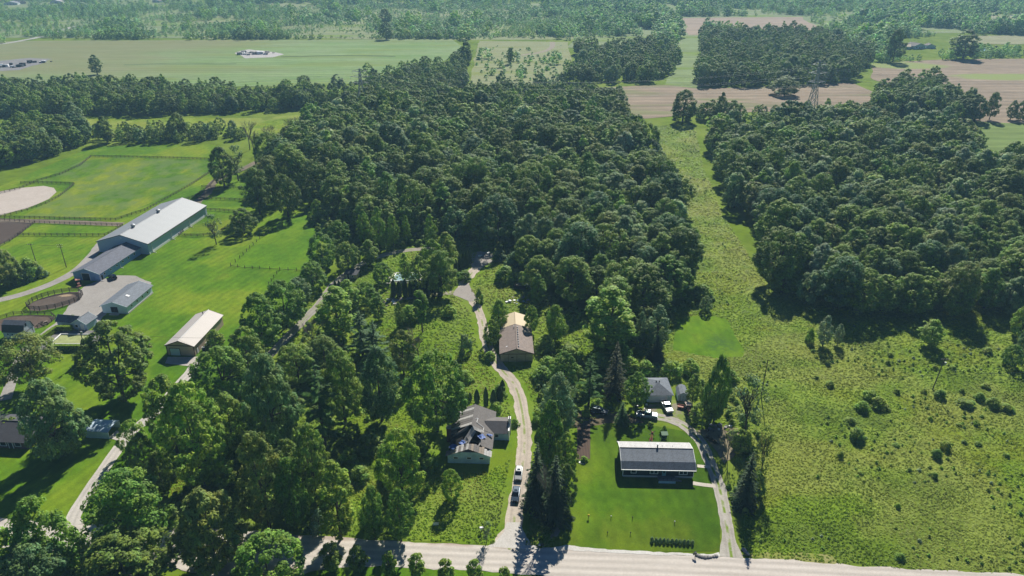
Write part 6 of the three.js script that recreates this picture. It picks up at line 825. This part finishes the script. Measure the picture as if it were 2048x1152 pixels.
function mass(name, label, category, trees, protos, seed, trunks = true) {
  const o = new THREE.Group(); o.name = numbered(name); scene.add(o); tag(o, label, category); o.userData.kind = 'stuff'; const r = rng(seed), bins = new Map();
  for (const t of trees) { const list = protos[t.kind] || protos.oak, v = Math.floor(r() * list.length), k = t.kind + v; if (!bins.has(k)) bins.set(k, { p: list[v], l: [] }); bins.get(k).l.push(t); }
  const c = new THREE.Color();
  for (const { p, l } of bins.values()) { const m = new THREE.InstancedMesh(p.crown, whiteLeaf, l.length); m.name = 'foliage'; m.userData.kind = 'stuff'; l.forEach((t, i) => { dummy.position.set(t.x, 0, t.z); dummy.rotation.set(0, t.turn, 0); dummy.scale.set(t.w / p.w, t.h / p.h, t.w / p.w); dummy.updateMatrix(); m.setMatrixAt(i, dummy.matrix); c.copy(LEAF[t.leaf].color).multiplyScalar((0.8 + 0.4 * r()) * (protos === FARM ? 1.55 : 1.05)); m.setColorAt(i, c); }); o.add(m); }  // far crowns tinted lighter: distance haze put into the leaf colour
  if (trunks) { const l = trees.filter((t) => t.kind !== 'shrub'), m = new THREE.InstancedMesh(woody.geo, M.bark, l.length); m.name = 'trunk'; m.userData.kind = 'stuff'; l.forEach((t, i) => { dummy.position.set(t.x, 0, t.z); dummy.rotation.set(0, t.turn, 0); dummy.scale.set(t.w / 13, t.h / 15, t.w / 13); dummy.updateMatrix(); m.setMatrixAt(i, dummy.matrix); }); if (l.length) o.add(m); }
}
const rest = new Map(); for (const t of pool.slice(N_THINGS)) { if (!rest.has(t.id + t.group)) rest.set(t.id + t.group, []); rest.get(t.id + t.group).push(t); }
let ms = 500; for (const l of rest.values()) mass(l[0].id, 'deeper mass of the ' + l[0].group.replace(/^(thicket|brush)? ?trees (crowded in the |of the |in the )?/, 'wood with '), 'woodland', l, MASS, ms++);
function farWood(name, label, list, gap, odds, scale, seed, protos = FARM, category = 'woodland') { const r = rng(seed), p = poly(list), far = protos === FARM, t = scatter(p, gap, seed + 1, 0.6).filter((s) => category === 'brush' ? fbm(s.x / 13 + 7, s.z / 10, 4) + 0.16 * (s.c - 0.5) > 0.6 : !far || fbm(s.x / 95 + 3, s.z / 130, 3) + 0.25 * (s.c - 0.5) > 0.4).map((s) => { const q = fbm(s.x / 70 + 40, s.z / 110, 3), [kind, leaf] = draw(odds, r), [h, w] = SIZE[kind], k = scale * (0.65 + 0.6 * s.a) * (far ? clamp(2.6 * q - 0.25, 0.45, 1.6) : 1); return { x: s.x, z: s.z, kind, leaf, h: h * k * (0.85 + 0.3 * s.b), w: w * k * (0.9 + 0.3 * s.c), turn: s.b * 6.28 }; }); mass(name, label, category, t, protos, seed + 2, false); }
const scrubOdds = [['shrub', 'green', 3], ['shrub', 'grey', 6], ['shrub', 'silver', 4], ['round', 'grey', 0.9], ['maple', 'mid', 0.12]];  // grey and silver leaves carry part of the distance haze in their colour
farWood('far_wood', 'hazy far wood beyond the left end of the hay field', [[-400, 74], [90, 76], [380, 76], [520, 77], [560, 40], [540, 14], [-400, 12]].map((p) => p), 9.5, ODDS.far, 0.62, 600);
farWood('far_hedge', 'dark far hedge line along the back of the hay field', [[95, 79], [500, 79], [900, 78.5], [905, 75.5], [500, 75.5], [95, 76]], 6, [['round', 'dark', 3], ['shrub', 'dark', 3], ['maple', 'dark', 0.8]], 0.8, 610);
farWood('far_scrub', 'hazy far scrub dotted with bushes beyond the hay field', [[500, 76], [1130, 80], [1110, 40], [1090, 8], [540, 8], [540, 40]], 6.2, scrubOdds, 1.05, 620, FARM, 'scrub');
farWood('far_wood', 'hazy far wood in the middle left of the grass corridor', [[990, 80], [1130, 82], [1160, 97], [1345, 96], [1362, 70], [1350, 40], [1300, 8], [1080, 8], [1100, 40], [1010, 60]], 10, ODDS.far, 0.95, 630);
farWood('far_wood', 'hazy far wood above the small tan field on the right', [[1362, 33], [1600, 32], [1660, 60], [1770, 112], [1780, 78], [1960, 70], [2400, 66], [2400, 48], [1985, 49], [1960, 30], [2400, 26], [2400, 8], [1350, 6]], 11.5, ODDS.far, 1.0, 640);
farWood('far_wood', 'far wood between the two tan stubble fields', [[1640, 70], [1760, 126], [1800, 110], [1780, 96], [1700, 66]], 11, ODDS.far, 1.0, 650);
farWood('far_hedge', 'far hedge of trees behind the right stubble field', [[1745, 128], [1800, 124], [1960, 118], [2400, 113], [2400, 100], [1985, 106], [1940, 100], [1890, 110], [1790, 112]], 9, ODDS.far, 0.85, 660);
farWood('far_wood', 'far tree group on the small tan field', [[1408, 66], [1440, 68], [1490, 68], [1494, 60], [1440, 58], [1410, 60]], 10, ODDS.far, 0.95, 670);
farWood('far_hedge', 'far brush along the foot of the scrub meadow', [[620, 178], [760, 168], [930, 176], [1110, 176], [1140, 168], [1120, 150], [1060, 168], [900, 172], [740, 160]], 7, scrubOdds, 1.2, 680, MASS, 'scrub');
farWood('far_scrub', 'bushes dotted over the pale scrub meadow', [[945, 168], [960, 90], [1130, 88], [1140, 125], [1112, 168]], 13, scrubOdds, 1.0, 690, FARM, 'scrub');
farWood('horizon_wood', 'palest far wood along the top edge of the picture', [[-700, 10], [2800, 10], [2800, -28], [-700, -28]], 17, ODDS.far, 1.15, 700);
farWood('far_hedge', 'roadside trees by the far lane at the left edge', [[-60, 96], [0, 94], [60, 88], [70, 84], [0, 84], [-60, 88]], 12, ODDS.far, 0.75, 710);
{ // undergrowth along the wood edges and in the corridor
  const put = (name, label, list, gap, odds, s, seed) => farWood(name, label, list, gap, odds, s, seed, MASS, 'undergrowth');
  const u = [['shrub', 'mid', 3], ['shrub', 'green', 3], ['shrub', 'dark', 2], ['round', 'mid', 0.5]];
  put('undergrowth', 'mixed undergrowth at the edges of the central woodland and the lane', [[600, 420], [640, 470], [690, 470], [740, 505], [830, 492], [980, 498], [1040, 520], [1060, 600], [1150, 650], [1290, 700], [1345, 640], [1390, 612], [1395, 595], [1290, 640], [1150, 620], [1070, 580], [1045, 500], [870, 470], [720, 450], [650, 400]], 4.2, u, 1.1, 800);
  put('undergrowth', 'mixed undergrowth below the trees of the left grove', [[330, 1050], [520, 1060], [640, 1066], [700, 1000], [690, 900], [790, 840], [780, 740], [640, 620], [560, 720], [430, 800], [330, 880]], 4.5, u, 0.9, 810);
  put('undergrowth', 'mixed undergrowth between the winding drive and the pines', [[1060, 1030], [1130, 1000], [1150, 850], [1250, 810], [1230, 740], [1120, 700], [1075, 760], [1075, 850]], 4.2, u, 0.8, 820);
  put('undergrowth', 'mixed undergrowth right of the house drive', [[1450, 1000], [1490, 1040], [1530, 960], [1520, 850], [1470, 780], [1400, 760], [1395, 800], [1440, 850], [1470, 900]], 3.6, u, 0.75, 830);
}
farWood('meadow_brush', 'low pale brush blending into the grass of the right meadow', [[1500, 1090], [1680, 1120], [2048, 1140], [2300, 1150], [2300, 650], [1560, 640], [1500, 700], [1480, 800]], 2.7, [['shrub', 'bright', 4], ['shrub', 'yellow', 3], ['shrub', 'green', 3], ['shrub', 'silver', 0.8]], 0.28, 840, MASS, 'brush');
farWood('meadow_brush', 'low pale brush in the grass of the corridor between the woods', [[1500, 600], [1440, 430], [1405, 330], [1392, 262], [1330, 250], [1360, 350], [1385, 420], [1395, 600], [1400, 630]], 3, [['shrub', 'bright', 4], ['shrub', 'yellow', 3], ['shrub', 'green', 3]], 0.3, 850, MASS, 'brush');
{ // rough grass and weeds, nobody could count them
  const tuft = (seed, n, h, w) => { const L = new Leaves(seed), r = L.r; for (let i = 0; i < n; i++) { const a = r() * 6.283, d = Math.sqrt(r()) * w / 2, lean = 0.5; L.card(Math.cos(a) * d, h * (0.3 + 0.5 * r()), Math.sin(a) * d, Math.cos(a) * 0.8 + (r() - 0.5), 1.1 + 0.6 * r(), Math.sin(a) * 0.8 + (r() - 0.5), w * (0.26 + 0.22 * r()), h * (0.6 + 0.4 * r()), tone(0.7 + 0.6 * r(), 0.8 * (r() - 0.5)), [Math.cos(a) * lean, 1, Math.sin(a) * lean]); } return L.build(); };
  const tufts = [tuft(1, 10, 0.36, 0.55), tuft(2, 10, 0.32, 0.55), tuft(3, 12, 0.3, 0.65)];
  const roads = [[smooth(driveLine, 4), 3.4], [smooth(laneLine, 4), 2.4], [smooth(houseLine, 4), 2.6], [smooth(leftLine, 4), 2.4]];
  const keep = [A.lawnHouse, A.pad];
  const solid = [[-11, -154, 13], [36, -144, 12], [1.5, -203, 12], [42.9, -176, 7], [49.9, -175, 4]];
  function weeds(name, label, outline, seed, near, hue, hs = 1) {
    const b = bounds(outline), r = rng(seed), list = tufts.map(() => []), c = new THREE.Color();
    for (let z = b.z1; z > b.z0; z -= 2) for (let x = b.x0; x < b.x1; x += 2) { const d = -z, dens = near * clamp((150 / d) ** 2, 0.1, 1.2) * 4; let n = Math.floor(dens + r()); while (n-- > 0) { const X = x + r() * 2, Z = z + r() * 2, k = r(), kk = r(), q = r(); if (!inside(outline, X, Z)) continue; if (Math.abs(X) / d > 1.12) continue; if (keep.some((p) => inside(p, X, Z))) continue; if (roads.some(([l, w]) => distToLine(l, X, Z) < w)) continue; if (solid.some(([a, e, s]) => Math.hypot(X - a, Z - e) < s)) continue; list[Math.floor(q * tufts.length)].push([X, Z, k, kk]); } }
    const o = new THREE.Group(); o.name = name; scene.add(o); tag(o, label, 'grass'); o.userData.kind = 'stuff';
    list.forEach((l, i) => { if (!l.length) return; const m = new THREE.InstancedMesh(tufts[i], whiteLeaf, l.length); m.name = 'grass_tuft'; m.userData.kind = 'stuff'; l.forEach(([X, Z, k, kk], j) => { const big = clamp(-Z / 170, 0.85, 2.2), n = fbm(X / 20, Z / 15, 5), f = fbm(X / 6 + 9, Z / 6, 3); dummy.position.set(X, 0, Z); dummy.rotation.set(0, k * 6.28, 0); dummy.scale.set(big * (0.7 + 0.6 * kk), hs * (0.35 + 1.3 * f) * (0.7 + 0.6 * k) * Math.sqrt(big), big * (0.7 + 0.6 * kk)); dummy.updateMatrix(); m.setMatrixAt(j, dummy.matrix); let t = mix3(hue[0], hue[1], sstep(0.4, 0.62, f)); t = mix3(t, hue[2], 0.8 * sstep(0.48, 0.66, n)); t = mix3(t, hue[3], 0.8 * sstep(0.46, 0.32, n)); t = mix3(t, [0.40, 0.45, 0.09], 0.6 * sstep(0.47, 0.63, fbm(X / 34 + 11, Z / 24, 4))); t = sc(t, 0.72 + 0.56 * fbm(X / 4 + 5, Z / 4, 3)); c.setRGB(...sc(t, 0.85 + 0.3 * kk)); m.setColorAt(j, c); }); o.add(m); });
  }
  weeds('meadow_grass', 'rough tall grass and weeds of the right hand meadow and corridor', A.meadow, 900, 2.9, [[0.27, 0.415, 0.02], [0.33, 0.48, 0.03], [0.32, 0.39, 0.02], [0.20, 0.32, 0.016]]);
  weeds('lot_weeds', 'tall weeds of the overgrown lots on both sides of the winding drive', A.lot, 910, 2.6, [[0.25, 0.38, 0.02], [0.33, 0.50, 0.028], [0.34, 0.38, 0.03], [0.15, 0.24, 0.016]], 1.2);
}
scene.traverse((o) => { if (o.isMesh) { o.castShadow = true; o.receiveShadow = true; } });
renderer.setSize(1024, 576);
renderer.render(scene, camera);
